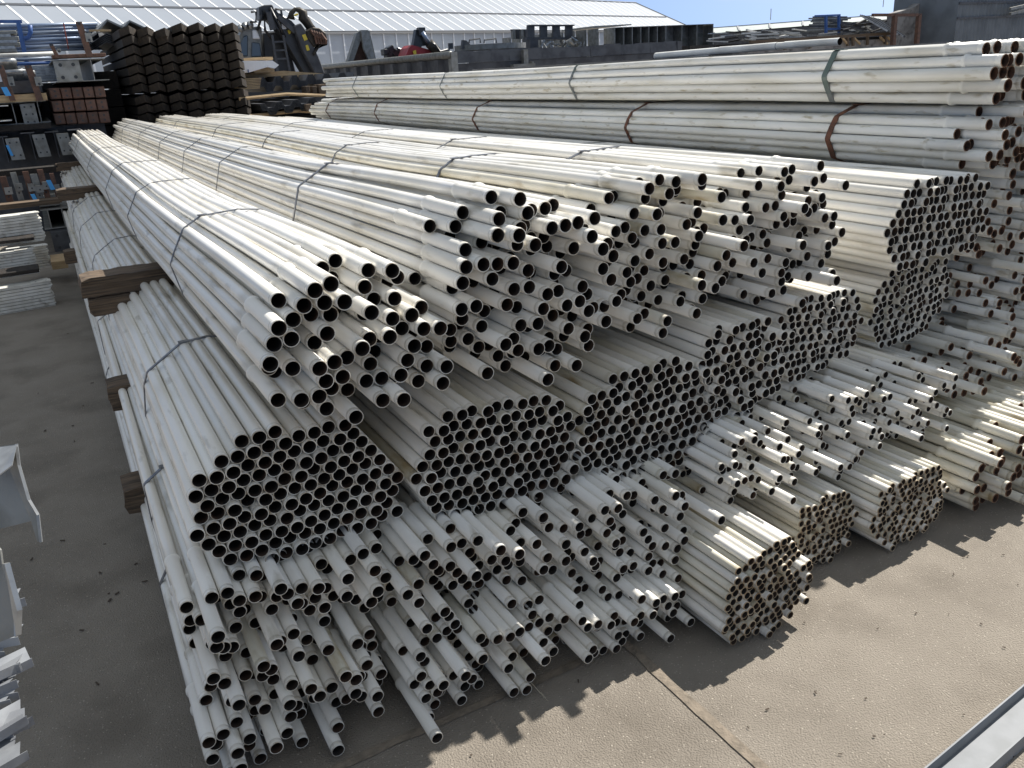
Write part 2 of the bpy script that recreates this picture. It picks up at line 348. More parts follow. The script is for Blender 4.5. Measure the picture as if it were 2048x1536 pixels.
        if sw > .0125: so_ = sb.build('strap_seal', strap_mat); so_.parent = o
    return base

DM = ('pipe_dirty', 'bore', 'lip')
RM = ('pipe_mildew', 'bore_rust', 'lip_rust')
# top tier, left to right
bundle('splayed collared white pipes, top tier at the left edge, resting on the sunlit sleeper', [(.57,1.48),(.69,1.49),(.79,1.50),(.87,1.38),(.95,1.23),(.93,1.13),(.79,1.09),(.58,1.08),(.44,1.14),(.39,1.28),(.40,1.36),(.48,1.43)],
       2.24, .0475, .0500, rag=.30, front=.3, jit=.011, bell=.27, body=.0460, shift=(-.045, .0), straps=[(3.75, .016), (5.4, .011), (7.0, .011), (9.3, .011), (12.2, .011)], ye=14.0, seed=3, wob=.005, bends=.2, sides=18)
bundle('splayed collared white pipes, top tier, second stack from the left', [(1.04,1.56),(1.1,1.6),(1.21,1.63),(1.4,1.58),(1.52,1.52),(1.57,1.38),(1.56,1.15),(1.47,1.07),(1.19,1.05),(1.02,1.12),(.97,1.34)],
       2.27, .0470, .0490, rag=.32, front=.28, jit=.011, bell=.25, body=.0455, shift=(-.02, -.02), straps=[(3.95, .02), (5.9, .012), (7.4, .012), (8.9, .012), (10.6, .012), (12.6, .012)], ye=14.2, seed=5, wob=.003, sides=16)
bundle('splayed collared white pipes, top tier, third stack from the left', [(1.62,1.58),(1.72,1.61),(1.95,1.61),(2.08,1.56),(2.14,1.42),(2.15,1.2),(1.98,1.1),(1.74,1.08),(1.62,1.15),(1.58,1.35)],
       2.31, .0445, .0460, rag=.34, front=.25, jit=.011, bell=.24, body=.0430, shift=(-.02, -.01), straps=[(3.7, .022), (5.3, .014), (7.2, .012), (9.4, .012), (12.2, .012)], ye=14.2, seed=8, wob=.003, dirty=.22)
bundle('splayed collared white pipes, top tier, fourth stack, beside the tight flush bundle', [(2.22,1.56),(2.4,1.6),(2.62,1.58),(2.74,1.48),(2.77,1.28),(2.68,1.12),(2.5,1.06),(2.28,1.1),(2.18,1.25),(2.18,1.45)],
       2.34, .0425, .0440, rag=.36, front=.25, jit=.011, bell=.20, body=.0410, shift=(.02, .0), straps=[(3.55, .022), (5.1, .014), (6.8, .012), (9.0, .012), (12.2, .012)], ye=14.2, seed=11, wob=.003, dirty=.1, sides=12)
bundle('tight bundle of plain white pipes with flush ends, top tier, right of the splayed bundles', [(3.2,1.45),(3.6,1.45),(3.7,1.38),(3.73,1.22),(3.66,1.11),(3.15,1.09),(3.06,1.22),(3.08,1.34)],
       2.32, .0435, straps=[5.2, 8.5, 12.], ye=14.2, seed=13, ang=-0.04, jit=.005, sides=12, wob=.002, rag=0)
# third tier
bundle('tight plain white pipes, third tier at the left edge, under a wide steel strap', [(.27,1.02),(.33,1.04),(.54,1.04),(.62,1.02),(.71,.95),(.78,.78),(.76,.66),(.66,.62),(.43,.61),(.26,.64),(.16,.75),(.15,.85),(.2,.97)],
       2.30, .0455, straps=[(3.4, .02), (5.2, .014), (6.4, .012), (8.0, .012), (9.3, .012)], ye=14.0, seed=15, ang=0.06, jit=.005, sides=18, wob=.003, shift=(-.005, -.02))
bundle('tight bundle of plain white pipes, third tier, second stack from the left', [(.89,.97),(1.16,.98),(1.35,.93),(1.42,.82),(1.43,.68),(1.35,.6),(1.16,.57),(.94,.58),(.84,.67),(.82,.8)],
       2.25, .0445, straps=[4.2, 8.], ye=14.0, seed=17, ang=-0.08, jit=.005, sides=14, wob=.003, shift=(0, -.01), dirty=.15)
bundle('tight bundle of plain white pipes, third tier, third stack from the left', [(1.6,.96),(1.89,.96),(2.02,.88),(2.07,.76),(2.07,.65),(1.97,.54),(1.61,.54),(1.46,.65),(1.44,.8),(1.49,.9)],
       2.25, .0435, straps=[4.4, 8.], ye=14.0, seed=19, ang=0.05, jit=.005, wob=.003, shift=(-.03, 0), dirty=.2)
bundle('loosely flush bundle of white pipes, third tier, fourth stack from the left', [(2.08,1.05),(2.33,1.05),(2.42,.93),(2.42,.78),(2.36,.68),(2.2,.65),(2.06,.68),(1.98,.82),(1.97,.98)],
       2.25, .0415, .0425, straps=[5.], ye=14.0, seed=21, rag=.06, wob=.003, dirty=.2, sides=12)
bundle('tight bundle of slim white pipes, third tier, fifth stack from the left', [(2.5,1.06),(2.83,1.07),(2.93,.93),(2.9,.8),(2.74,.74),(2.53,.71),(2.46,.8),(2.45,.96)],
       2.30, .0375, straps=[5.], ye=14.0, seed=23, ang=-0.05, jit=.005, sides=12, wob=.002)
bundle('tight bundle of plain white pipes, third tier, right below the flush top bundle', [(3.24,1.04),(3.62,1.04),(3.68,.94),(3.66,.82),(3.54,.7),(3.22,.69),(3.15,.82),(3.16,.95)],
       2.42, .0385, straps=[5.], ye=14.0, seed=25, ang=0.09, jit=.005, sides=12, wob=.002, dirty=.25)
# second tier (splayed) and bottom tier
bundle('splayed collared white pipes in shade, second tier from the ground, left edge', oval(.07, .68, .300, .625, 6), 2.26, .0430, .0437, rag=.34, jit=.009, bell=.26, body=.0415, shift=(-.01, -.0),
       straps=[(3.2, .02), (6., .012)], ye=14, seed=27, sides=16, dirty=.08)
bundle('splayed bundle of collared white pipes in the shade, bottom tier, left edge', oval(.04, .64, .015, .295, 6), 2.22, .0430, .0437, rag=.34, jit=.009, bell=.26, body=.0415,
       straps=[(3.1, .02), (6., .012)], ye=14, seed=29, sides=16, dirty=.08)
bundle('splayed collared white pipes, second tier from the ground, second stack from left', oval(.70, 1.27, .295, .60, 6), 2.20, .0415, .0422, rag=.34, jit=.009, bell=.26, body=.0400, straps=[3.6], ye=14, seed=31, dirty=.1)
bundle('splayed bundle of collared white pipes, bottom tier, second stack from the left', oval(.665, 1.20, .015, .285, 6), 2.10, .0405, .0412, rag=.32, jit=.009, bell=.26, body=.0390, straps=[3.6], ye=14, seed=33, dirty=.1)
bundle('splayed collared white pipes, second tier from the ground, third stack from left', oval(1.29, 1.86, .285, .58, 6), 2.14, .0395, .0402, rag=.32, jit=.004, bell=.24, body=.0380, straps=[3.6], ye=14, seed=35, dirty=.1)
bundle('splayed bundle of collared white pipes, bottom tier, third stack from the left', oval(1.22, 1.71, .015, .275, 6), 2.04, .0385, .0392, rag=.30, jit=.008, bell=.24, body=.0370, straps=[3.6], ye=14, seed=37, dirty=.1)
bundle('splayed slim collared pipes directly above the foremost yellowed bottom bundle', oval(1.94, 2.40, .36, .67), 2.16, .0350, .0366, rag=.38, jit=.008, bell=.22, body=.0335, straps=[3.6], ye=14, seed=39, dirty=.1, sides=12)
bundle('splayed slim collared white pipes, second tier from the ground, fifth stack from left', oval(2.44, 2.92, .34, .68), 2.18, .0345, .0362, rag=.40, jit=.008, bell=.22, body=.0330, straps=[3.6], ye=14, seed=41, dirty=.12, sides=12)
bundle('splayed slim collared white pipes, second tier, beside the rusty ended pipes', oval(2.94, 3.36, .34, .66), 2.22, .0345, .0362, rag=.38, jit=.008, bell=.22, body=.0330, straps=[3.6], ye=14, seed=43, dirty=.15, sides=12)
bundle('tight yellowed bundle of slim pipes lying furthest forward on the ground, mid front', [(1.80,.33),(1.97,.40),(2.08,.34),(2.14,.2),(2.12,.08),(2.0,.025),(1.80,.025),(1.72,.14)],
       1.80, .0315, straps=[3.2], ye=13.6, seed=45, mats=('pipe', 'bore', 'lip_brown'), ang=0.07, jit=.005, sides=12, dirty=.35, wob=.002)
bundle('tight yellowed bundle of slim pipes on the ground, middle of the three flush bottom bundles', [(2.3,.32),(2.54,.34),(2.62,.24),(2.61,.08),(2.52,.025),(2.35,.025),(2.27,.12)],
       2.0, .0300, straps=[3.2], ye=13.8, seed=47, mats=('pipe', 'bore', 'lip_brown'), ang=-0.1, jit=.005, sides=12, dirty=.4, wob=.002)
bundle('tight yellowed bundle of slim pipes on the ground, rightmost of the three flush bottom bundles', [(2.68,.31),(3.02,.35),(3.10,.22),(3.10,.08),(3.0,.025),(2.75,.025),(2.65,.14)],
       1.93, .0300, straps=[3.2], ye=13.8, seed=49, mats=('pipe', 'bore', 'lip_brown'), ang=0.04, jit=.005, sides=12, dirty=.4, wob=.002)
# the right hand stack of thick, old pipes with rusty ends
bundle('stained thick pipes with rusty ends on the ground at the right edge', oval(3.2, 4.35, .02, .36), 1.93, .0440, .0470, rag=.22, jit=.004, bell=.20, straps=[3.4], ye=13.8, seed=51, mats=('pipe_dirty', 'bore_rust', 'lip_rust'), sides=12, group='old thick pipe bundles at the right')
bundle('old pipes with rusty collared ends at the right edge, second tier from the ground', oval(3.42, 5.2, .38, .67), 2.36, .0420, .0510, rag=.48, jit=.008, bell=.20, ye=14, seed=53, straps=[4.], mats=RM, sides=12, group='old thick pipe bundles at the right')
bundle('old pipes with rusty ends in deep shade, right edge, third tier from the ground', oval(3.80, 5.3, .68, .95), 2.48, .0420, .0480, rag=.40, jit=.006, bell=.18, ye=14, seed=55, straps=[4.], mats=RM, sides=12, group='old thick pipe bundles at the right')
bundle('old stained rusty ended pipes, fourth tier, beside the flush top bundle', oval(3.70, 4.95, .97, 1.38), 2.50, .0440, .0500, rag=.40, jit=.006, bell=.18, ye=14, seed=57, straps=[5.], mats=RM, sides=12, group='old thick pipe bundles at the right')
bundle('long old white pipes held by rusty straps, high on the right, second from the top', oval(3.72, 4.8, 1.40, 1.70), 2.45, .0500, .0520, rag=.30, jit=.003, bell=.18, ye=13.2, seed=59, body=.0505, straps=[(3.25, .035), (5.1, .03), (7.6, .03), (10.4, .03), (12.4, .03)], strap_mat='strap_rust', mats=RM, sides=14, group='old thick pipe bundles at the right')
bundle('long thick mildewed pipes with rusty ends, topmost bundle on the right', oval(3.76, 4.42, 1.725, 1.99), 2.45, .0580, .0610, rag=.16, jit=.003, bell=.19, ye=12.6, seed=61, body=.0585, shift=(0, 0), straps=[(3.35, .035), (5.9, .025), (8.4, .02), (11.2, .02)], strap_mat='strap_green', mats=RM, sides=14, group='old thick pipe bundles at the right')
#BACKGROUND
# ---------------------------------------------------------------- timber sleepers between the tiers
def rng(u0, v0, u1, v1, Y):
    um, vm = (u0+u1)/2, (v0+v1)/2
    return at_y(u0, vm, Y)[0], at_y(u1, vm, Y)[0], at_y(um, v1, Y)[2], at_y(um, v0, Y)[2]      # x0, x1, z0, z1
def pbox(mb, u0, v0, u1, v1, Y, dep, mi=0):
    x0, x1, z0, z1 = rng(u0, v0, u1, v1, Y); return mb.box(x0, x1, Y, Y+dep, z0, z1, mi)
def sleeper(label, x0, x1, y0, y1, z0, z1, m='timber', seed=0):
    R = random.Random(seed); nx = int((x1-x0)/.05)+2; mb = MB(); V = []; F = []; ny, nzz = 4, 4; ring = []
    for i in range(nx):
        x = x0+(x1-x0)*i/(nx-1)
        prof = [(y0, z0), ((y0+y1)/2, z0), (y1, z0), (y1, (z0+z1)/2), (y1, z1), ((y0+y1)/2, z1), (y0, z1), (y0, z0+.67*(z1-z0)), (y0, z0+.33*(z1-z0))]
        w = .010 if i in (0, nx-1) else .004
        for q, (y, z) in enumerate(prof): V.append((x+(R.uniform(-.012, .006) if i == 0 else 0), y+R.uniform(-w, w)*(1.3 if q > 5 else 1), z+R.uniform(-.003, .003)-(.006 if i == 0 and q in (4, 6) else 0)))
    k = 9
    for i in range(nx-1): F += [(i*k+j, i*k+(j+1) % k, (i+1)*k+(j+1) % k, (i+1)*k+j) for j in range(k)]
    F += [tuple(range(k))[::-1], tuple(range((nx-1)*k, nx*k))]
    o = mk('timber_sleeper', V, F, m); tag(o, label, 'sleeper', 'timber sleepers between the pipe tiers')
sleeper('sunlit brown timber sleeper carrying the leftmost top pipe bundle', .03, 4.0, 4.74, 4.95, 1.0, 1.10, seed=1)
sleeper('short weathered timber offcut directly under the sunlit brown sleeper', .05, .42, 4.72, 4.9, .905, .995, seed=2)
sleeper('split timber sleeper midway along the stack, under the leftmost top bundle', .05, 2.0, 9.7, 9.92, .975, 1.085, seed=3)
sleeper('pale sleeper near the far end of the leftmost pipe stack', .13, 2.0, 13.4, 13.6, .99, 1.09, seed=4)
sleeper('dark shaded sleeper end below the third pipe tier, left edge', .035, .9, 4.42, 4.62, .475, .60, 'timber', 5)
sleeper('dark shaded sleeper end lowest at the left edge of the pipes', -.01, .62, 3.82, 4.02, .18, .30, 'timber', 6)
sleeper('grey sleeper end with a dark knot, below the third tier far back', -.02, .8, 9.3, 9.5, .41, .53, 'timber', 7)

# ---------------------------------------------------------------- litter and loose wire
mb = MB(); R = random.Random(5)
p0 = at_z(1030, 1312, .03)
for k in range(4):
    q = [at_z(1030+4*k, 1314, .10), at_z(1050+3*k, 1352+k*3, .04), at_z(1075+2*k, 1380+2*k, .015), at_z(1096-4*k, 1402-6*k, .008)]
    mb.tube(q, .0009, 4)
tag(mb.build('wire_strand', 'rope'), 'thin frayed wire strands hanging onto the shaded paving in front', 'wire')
mb = MB()
for i in range(42):
    u, v = R.uniform(700, 2040), R.uniform(1100, 1530); p = at_z(u, v, .004)
    if p[1] > 2.0 and p[0] < 3.2: continue
    l = R.uniform(.002, .008); a = R.uniform(0, PI); mb.bar(p-(l*math.cos(a), l*math.sin(a), -.002), p+(l*math.cos(a), l*math.sin(a), .002), R.uniform(.002, .005), .002)
for i in range(22):
    u, v = R.uniform(20, 330), R.uniform(640, 1400); p = at_z(u, v, .004)
    l = R.uniform(.004, .012); a = R.uniform(0, PI); mb.bar(p-(l*math.cos(a), l*math.sin(a), -.002), p+(l*math.cos(a), l*math.sin(a), .002), R.uniform(.003, .009), .003)
tag(mb.build('litter', 'twig'), 'dark leaf and twig litter on the paving', 'litter', kind='stuff')

# ---------------------------------------------------------------- foreground right: galvanised channel lying on the ground
a = at_z(1872, 1540, .0); b = at_z(2062, 1378, .0); dv = (b-a)[:2]; dv /= np.linalg.norm(dv); nv = np.array([dv[1], -dv[0]])
mb = MB(); A3 = np.array([a[0]-dv[0]*.35, a[1]-dv[1]*.35, 0]); B3 = np.array([b[0]+dv[0]*1.2, b[1]+dv[1]*1.2, 0]); N3 = np.array([nv[0], nv[1], 0]); Z3 = np.array([0, 0, 1.])
prof = [(0, .0), (0, .055), (.005, .055), (.005, .012), (.105, .012), (.105, .055), (.110, .055), (.110, 0)]
V = [P_+N3*x+Z3*z for P_ in (A3, B3) for x, z in prof]; k = len(prof)
tag(mk('steel_channel', V, [(i, (i+1) % k, k+(i+1) % k, k+i) for i in range(k)]+[tuple(range(k)), tuple(range(k, 2*k))[::-1]], 'channel'), 'bright galvanised steel channel lying on the paving, bottom right corner', 'steel channel')

# ---------------------------------------------------------------- foreground left: galvanised profiles and sheet offcuts
t = thing('steel_profile', 'galvanised folded steel profile with torn edge jutting in at the left edge', 'steel profile', at_z(0, 1290, .3), 'galvanised scraps at the left edge')
D0 = 1.75; 
def dp(u, v, d): return CP+ray(u, v)*d
mb = MB()
out = [dp(-60, 900, 1.9), dp(0, 893, 1.88), dp(33, 888, 1.86), dp(38, 930, 1.85), dp(58, 1000, 1.84), dp(76, 1030, 1.84), dp(82, 1084, 1.84), dp(74, 1083, 1.84), dp(62, 1042, 1.84), dp(0, 1058, 1.86), dp(-60, 1075, 1.88)]
mb.prism(out, (.003, .004, -.002)); mb.build('side_plate', 'steel', t)
mb = MB()
for k in range(2, 6): mb.bar(out[k], out[k+1], .006, .004)
mb.build('lit_edge_bar', 'zinc', t)  # bright zinc edge and duller side plate put sunlit and shaded tones into colour
mb = MB(); mb.prism([dp(-60, 902, 1.895), dp(0, 895, 1.875), dp(33, 890, 1.855), dp(24, 930, 1.79), dp(0, 948, 1.78), dp(-60, 972, 1.78)], (0, 0, -.003)); mb.build('flange', 'zinc', t)
t = thing('steel_angle', 'long galvanised steel angle standing against the sheet offcuts, left edge', 'steel angle', at_z(0, 1290, .1), 'galvanised scraps at the left edge')
mb = MB(); mb.prism([dp(-60, 1040, 1.72), dp(0, 1100, 1.72), dp(4, 1130, 1.72), dp(30, 1222, 1.72), dp(31, 1272, 1.72), dp(0, 1284, 1.73), dp(-60, 1296, 1.74)], (.003, .004, -.002)); mb.build('side_plate', 'steel', t)
mb = MB(); mb.prism([dp(4, 1128, 1.715), dp(9, 1128, 1.70), dp(34, 1222, 1.70), dp(32, 1272, 1.715), dp(28, 1272, 1.715), dp(27, 1225, 1.715)], (.01, 0, 0)); mb.build('lit_edge_strip', 'zinc', t)  # lighter strip paints in a lit edge beside the darker, shaded plate
R = random.Random(21)
labs = ['lowest', 'middle', 'topmost']
for i in range(20):
    v = 1180+i*18+R.uniform(-6, 6); u = 20+R.uniform(-8, 34)*(1 if i < 16 else .6)+(i > 15)*4
    d = 2.34-.016*i; a = R.uniform(-.35, .5); P_ = dp(u, v, d); z = P_[2]
    mb = MB(); L_, w = .34, R.uniform(.025, .055)
    e = np.array([math.cos(a), math.sin(a), R.uniform(-.15, .15)]); f = np.array([-math.sin(a), math.cos(a), R.uniform(-.5, .5)])
    o = [P_, P_-e*L_, P_-e*L_-f*w, P_-f*w-e*R.uniform(0, .03)]
    mb.prism(o, (0, 0, -.0018)); o2 = [P_-f*w, P_-e*L_-f*w, P_-e*L_-f*w+np.array([0, 0, -.028]), P_-f*w+np.array([0, 0, -.026])]; mb.prism(o2, (.0, -.0018, 0))
    tag(mb.build('sheet_offcut', 'offcut'), 'bent galvanised sheet offcut in the loose pile at the bottom left edge', 'sheet offcut', 'galvanised sheet offcuts bottom left')

# ---------------------------------------------------------------- stacks of white steel profiles at the left
def plank(parent_label, u0, v0, u1, v1, Y, dep, skew, n, group, lab):
    pass
def white_stack(labtop, x1, y, z0, n, th, L_, rot, seed, tabs=True, group='white steel profiles stacked at the left'):
    R = random.Random(seed)
    for i in range(n):
        z = z0+i*th; dx = R.uniform(-.012, .012); dep = .20
        t = thing('steel_profile', labtop if i == n-1 else 'thin white steel profile inside its flat stack at the left', 'steel profile', (x1, y, z), group)
        mb = MB(); cc = (x1, y, z)
        mb.box(x1-L_, x1+dx, y, y+dep, z, z+th*.42, rot=rot, c=cc); mb.box(x1-L_, x1+dx-.01, y, y+.004, z-th*.42, z, rot=rot, c=cc); mb.build('web', 'white_worn', t)
        if i == n-1:
            mb = MB(); mb.box(x1-.17, x1+dx+.012, y-.004, y+.11, z+th*.42, z+th*.42+.005, rot=rot, c=cc); p = mb.build('end_plate', 'white_worn', t)
            mb = MB()
            for hx in (.04, .13): mb.tube([(x1-hx, y+.05+rot*-hx, z+th*.42+.0052), (x1-hx, y+.05+rot*-hx, z+th*.42+.0062)], .008, 10)
            h = mb.build('bolt_hole', 'black', p); h.parent = p; h.matrix_parent_inverse = Matrix.Identity(4)
for (lab, u, vt, vb, Y, n, seed) in (('topmost white steel profile of the sunlit upper stack at the left', 92, 420, 478, 10.2, 10, 1), ('topmost profile of the half shaded middle stack of white steel, left', 78, 492, 543, 9.9, 9, 2), ('topmost profile of the lowest stack of dusty white steel, left', 114, 556, 612, 9.4, 9, 3)):
    x = at_y(u, vb, Y)[0]; zb = at_y(u, vb, Y)[2]; zt = at_y(u, vt, Y)[2]
    white_stack(lab, x, Y, zb, n, (zt-zb)/n, 1.6, .10, seed)
white_stack('topmost profile of the set back stack of white steel, left', at_y(88, 470, 10.9)[0], 10.8, at_y(95, 530, 10.9)[2], 9, .028, .4, .05, 9)
for (u0, v0, u1, v1, Y, lab) in ((-40, 480, 70, 487, 9.95, 'timber spacer between the upper and middle white steel stacks'), (-40, 545, 80, 553, 9.5, 'timber spacer between the middle and lowest white steel stacks'), (-60, 613, 80, 620, 9.5, 'timber bearer under the lowest white steel stack')):
    mb = MB(); pbox(mb, u0, v0, u1, v1, Y, .3); tag(mb.build('timber_spacer', 'timber_dark', bevel=.006), lab, 'timber')
mb = MB(); pbox(mb, 103, 522, 136, 538, 10.5, .5); tag(mb.build('timber_block', 'pine', bevel=.005), 'pale sawn timber block on the ground beside the white steel stacks', 'timber')

# ---------------------------------------------------------------- steel beams at the far left
def plate_with_holes(t, u0, v0, u1, v1, Y, holes, m, name='end_plate', dep=.03, hr=None, lean=0.):
    x0, x1, z0, z1 = rng(u0, v0, u1, v1, Y); mb = MB(); V = [(x0, Y, z0), (x1, Y, z0), (x1-lean, Y, z1), (x0-lean, Y, z1)]; mb.prism(V, (0, dep, 0)); p = mb.build(name, m, t)
    mb = MB(); r = hr or (x1-x0)*.075
    for fx, fz in holes:
        c = np.array([x0+(x1-x0)*fx-lean*fz, Y-.001, z0+(z1-z0)*fz]); mb.tube([c, c+(0, .002, 0)], r, 10)
    if holes:
        h = mb.build('bolt_holes', 'black', p); h.parent = p; h.matrix_parent_inverse = Matrix.Identity(4)
    return p
def hbeam(label, u0, v0, u1, v1, Y, L_, m='steel', webs=(.5,), plate=None, group='steel beams stored at the far left'):
    x0, x1, z0, z1 = rng(u0, v0, u1, v1, Y); t = thing('steel_beam', label, 'steel beam', (x0, Y, z0), group); w = x1-x0; f = .012
    mb = MB(); mb.box(x0, x1, Y+.004, Y+L_, z1-f, z1); mb.build('top_flange', m, t)
    mb = MB(); mb.box(x0, x1, Y+.004, Y+L_, z0, z0+f); mb.build('bottom_flange', m, t)
    for wx in webs:
        mb = MB(); mb.box(x0+w*wx-.006, x0+w*wx+.006, Y+.004, Y+L_, z0+f, z1-f); mb.build('web', m, t)
    if plate: plate_with_holes(t, *plate[:4], Y-.028, plate[4], plate[5] if len(plate) > 5 else 'steel')
    return t
H4 = [(.25, .2), (.75, .2), (.25, .8), (.75, .8)]; H6 = [(.28, .15), (.72, .15), (.28, .5), (.72, .5), (.28, .85), (.72, .85)]
hbeam('steel beam with a four hole grey end plate, above the brown tube blocks', 108, 118, 215, 163, 14.6, 5., webs=(.72,), plate=(110, 121, 162, 163, H4))
mb = MB(); x0, x1, z0, z1 = rng(104, 108, 212, 118, 14.55); mb.box(x0, x1, 14.5, 14.9, z0+.02, z1); tag(mb.build('timber_bearer', 'brown_steel', bevel=.006), 'brown flat bearer on top of the beam with the four hole plate', 'bearer')
hbeam('double webbed steel beam with a six hole plate, low at the far left', -60, 205, 98, 250, 14.6, 5., webs=(.1, .55, .88), plate=(44, 207, 74, 250, H6))
R = random.Random(3)
for r_ in range(3):
    for c_ in range(5):
        u0 = 100+c_*22.3+r_*4.6; v0 = 176+r_*25.4-c_*.9
        t = thing('steel_tube', 'brown square steel tube with two bolt holes in the five by three stack', 'steel tube', at_y(u0, v0+22, 14.7), 'brown square tubes far left')
        x0, x1, z0, z1 = rng(u0, v0, u0+21, v0+22.5, 14.7); mb = MB(); mb.box(x0, x1, 14.7, 18, z0, z1); mb.build('tube_wall', 'brown_steel', t, bevel=.008)
        p = plate_with_holes(t, u0+1.5, v0+1.5, u0+19.5, v0+21, 14.69, [(.5, .26), (.5, .74)], 'brown_steel', dep=.012, hr=.016)
mb = MB(); pbox(mb, -60, 190, 95, 205, 14.5, .25); tag(mb.build('timber_batten', 'pine'), 'pale timber batten above the six hole plate at the far left', 'timber')
mb = MB(); pbox(mb, -60, 251, 104, 262, 14.4, .4); tag(mb.build('timber_batten', 'timber_dark'), 'dark batten under the six hole plate beam at the far left', 'timber')
mb = MB(); pbox(mb, -60, 340, 118, 352, 13.4, .3); tag(mb.build('timber_batten', 'timber_dark'), 'dark shaded batten between the bracket plates at the far left', 'timber')
mb = MB(); pbox(mb, -60, 407, 122, 417, 12.3, .3); tag(mb.build('timber_batten', 'timber'), 'grey batten above the open steel beam at the far left', 'timber')
for (u0, v0, w, hh, lab, mm) in ((18, 276, 28, 44, 'leftmost of the four leaning end plates in the dark rack', 'steel'), (72, 268, 26, 46, 'half sunlit leaning end plate, second in the dark rack', 'steel'), (120, 266, 24, 44, 'third leaning end plate in the dark rack, cut corner', 'steel'), (165, 262, 22, 40, 'rightmost leaning end plate in the dark rack, deep shade', 'steel')):
    x0, x1, z0, z1 = rng(u0, v0, u0+w, v0+hh, 14.2)
    t = thing('steel_beam', lab, 'steel beam', (x0, 14.2, z0), 'leaning beam ends far left')
    plate_with_holes(t, u0, v0, u0+w, v0+hh, 14.2, H4, mm, lean=.02)
    mb = MB(); mb.box(x0-.05, x0-.04, 14.24, 17.5, z0-.03, z1+.03); mb.box(x0-.16, x0+.02, 14.24, 17.5, z1+.02, z1+.032); mb.build('beam_body', 'dark_steel', t)
for i, (u0, v0, w, hh, m_) in enumerate(((8, 352, 14, 60, 'brown_steel'), (30, 344, 12, 60, 'steel'), (55, 342, 12, 66, 'brown_steel'), (70, 347, 14, 62, 'steel'), (84, 338, 12, 66, 'brown_steel'), (108, 346, 9, 60, 'brown_steel'))):
    t = thing('steel_bracket', ['leftmost upright bracket of the bracket row, brown', 'grey upright bracket second from the left in the row', 'brown upright bracket above the hanging blue paint mark', 'wide grey bracket in the middle of the row', 'brown bracket beside the square blue paint mark', 'rightmost narrow brown bracket beside the pipe stack'][i], 'steel bracket', at_y(u0, v0+hh, 12.6), 'upright steel brackets far left')
    plate_with_holes(t, u0, v0, u0+w, v0+hh, 12.6, [(.5, .3)], m_, 'upright', hr=.012, lean=.015)
    plate_with_holes(t, u0+1, v0+hh*.38, u0+w+3, v0+hh*.62, 12.56, [(.55, .4)], 'steel', 'cleat', hr=.01)
for i, (u0, v0, w, hh, Y, lab) in enumerate(((63, 388, 12, 20, 12.52, 'blue paint swatch hanging below the brown bracket'), (94, 360, 13, 20, 12.5, 'square blue marker tag on the bracket row'), (14, 290, 9, 22, 14.15, 'blue marker tag on the leftmost leaning plate'), (4, 174, 15, 18, 14.4, 'blue marker tag near the big pipe ends'))):
    x0, x1, z0, z1 = rng(u0, v0, u0+w, v0+hh, Y); mb = MB(); mb.prism([(x0, Y, z1), (x1-.02, Y, z1), (x1+.01, Y, z0), (x0+.03, Y, z0)], (0, .006, 0)); tag(mb.build('marker_tag', 'tag'), lab, 'tag')
hbeam('open steel beam with pale flanges, between brackets and white steel stacks', 84, 417, 142, 457, 12.2, 4., webs=(.25, .75))
plate_with_holes(thing('steel_beam', 'dark beam end in deep shade beside the third pipe tier', 'steel beam', at_y(112, 500, 12.), 'steel beams stored at the far left'), 105, 462, 150, 502, 12.0, H4, 'dark_steel', dep=3.)
# upright slotted posts with sunlit cleats
for (u0, v0, w, hh, lab) in ((11, 130, 12, 72, 'left brown slotted post in front of the big grey pipes'), (65, 130, 14, 72, 'brown slotted post beside the big grey pipes'), (166, 43, 13, 70, 'tallest brown post, standing on the beam with the four hole plate'), (109, 88, 8, 28, 'short brown post left of the tallest one')):
    t = thing('steel_post', lab, 'steel post', at_y(u0, v0+hh, 14.5), 'brown slotted posts far left')
    plate_with_holes(t, u0, v0, u0+w, v0+hh, 14.45, [(.45, .95)], 'brown_steel', 'upright', dep=.05, hr=.02, lean=.05)
    plate_with_holes(t, u0+5, v0+hh*.32, u0+w+5, v0+hh*.58, 14.42, [(.5, .2)], 'steel', 'cleat', hr=.018)
# big pipe ends
for (u, v, r, lab) in ((14, 127, 12, 'big grey pipe collar farthest left'), (29, 148, 15, 'largest big pipe end with a dark bore, far left'), (55, 150, 10, 'smaller white pipe collar behind the brown post')):
    c = at_y(u, v, 15.2); rr = r*1.0*15.2*1.12/FPX
    mb = MB(); V = []; F = []; n = 24
    for z, q in ((-.45, 1), (-.02, 1), (-.02, 1.08), (.06, 1.08), (.06, .94), (-.4, .92)): V += [(c[0]+rr*q*math.cos(2*PI*j/n), c[1]+rr*q*math.sin(2*PI*j/n)*.9-z*.5, c[2]+z) for j in range(n)]
    for i in range(5): F += [(i*n+j, i*n+(j+1) % n, (i+1)*n+(j+1) % n, (i+1)*n+j) for j in range(n)]
    o = mk('large_pipe', V, F, ['zinc', 'black'], None, True, [0]*(4*n)+[1]*n); tag(o, lab, 'pipe', 'big grey pipe ends far left')
mb = MB(); pbox(mb, -60, 163, 84, 188, 14.9, 3); tag(mb.build('steel_cradle', 'dark_steel'), 'grey steel cradle holding the big pipe ends', 'steel cradle')
hbeam('bundle of pale slats at the far left edge', -40, 212, 20, 244, 14.3, 2., 'white', webs=(.5,))
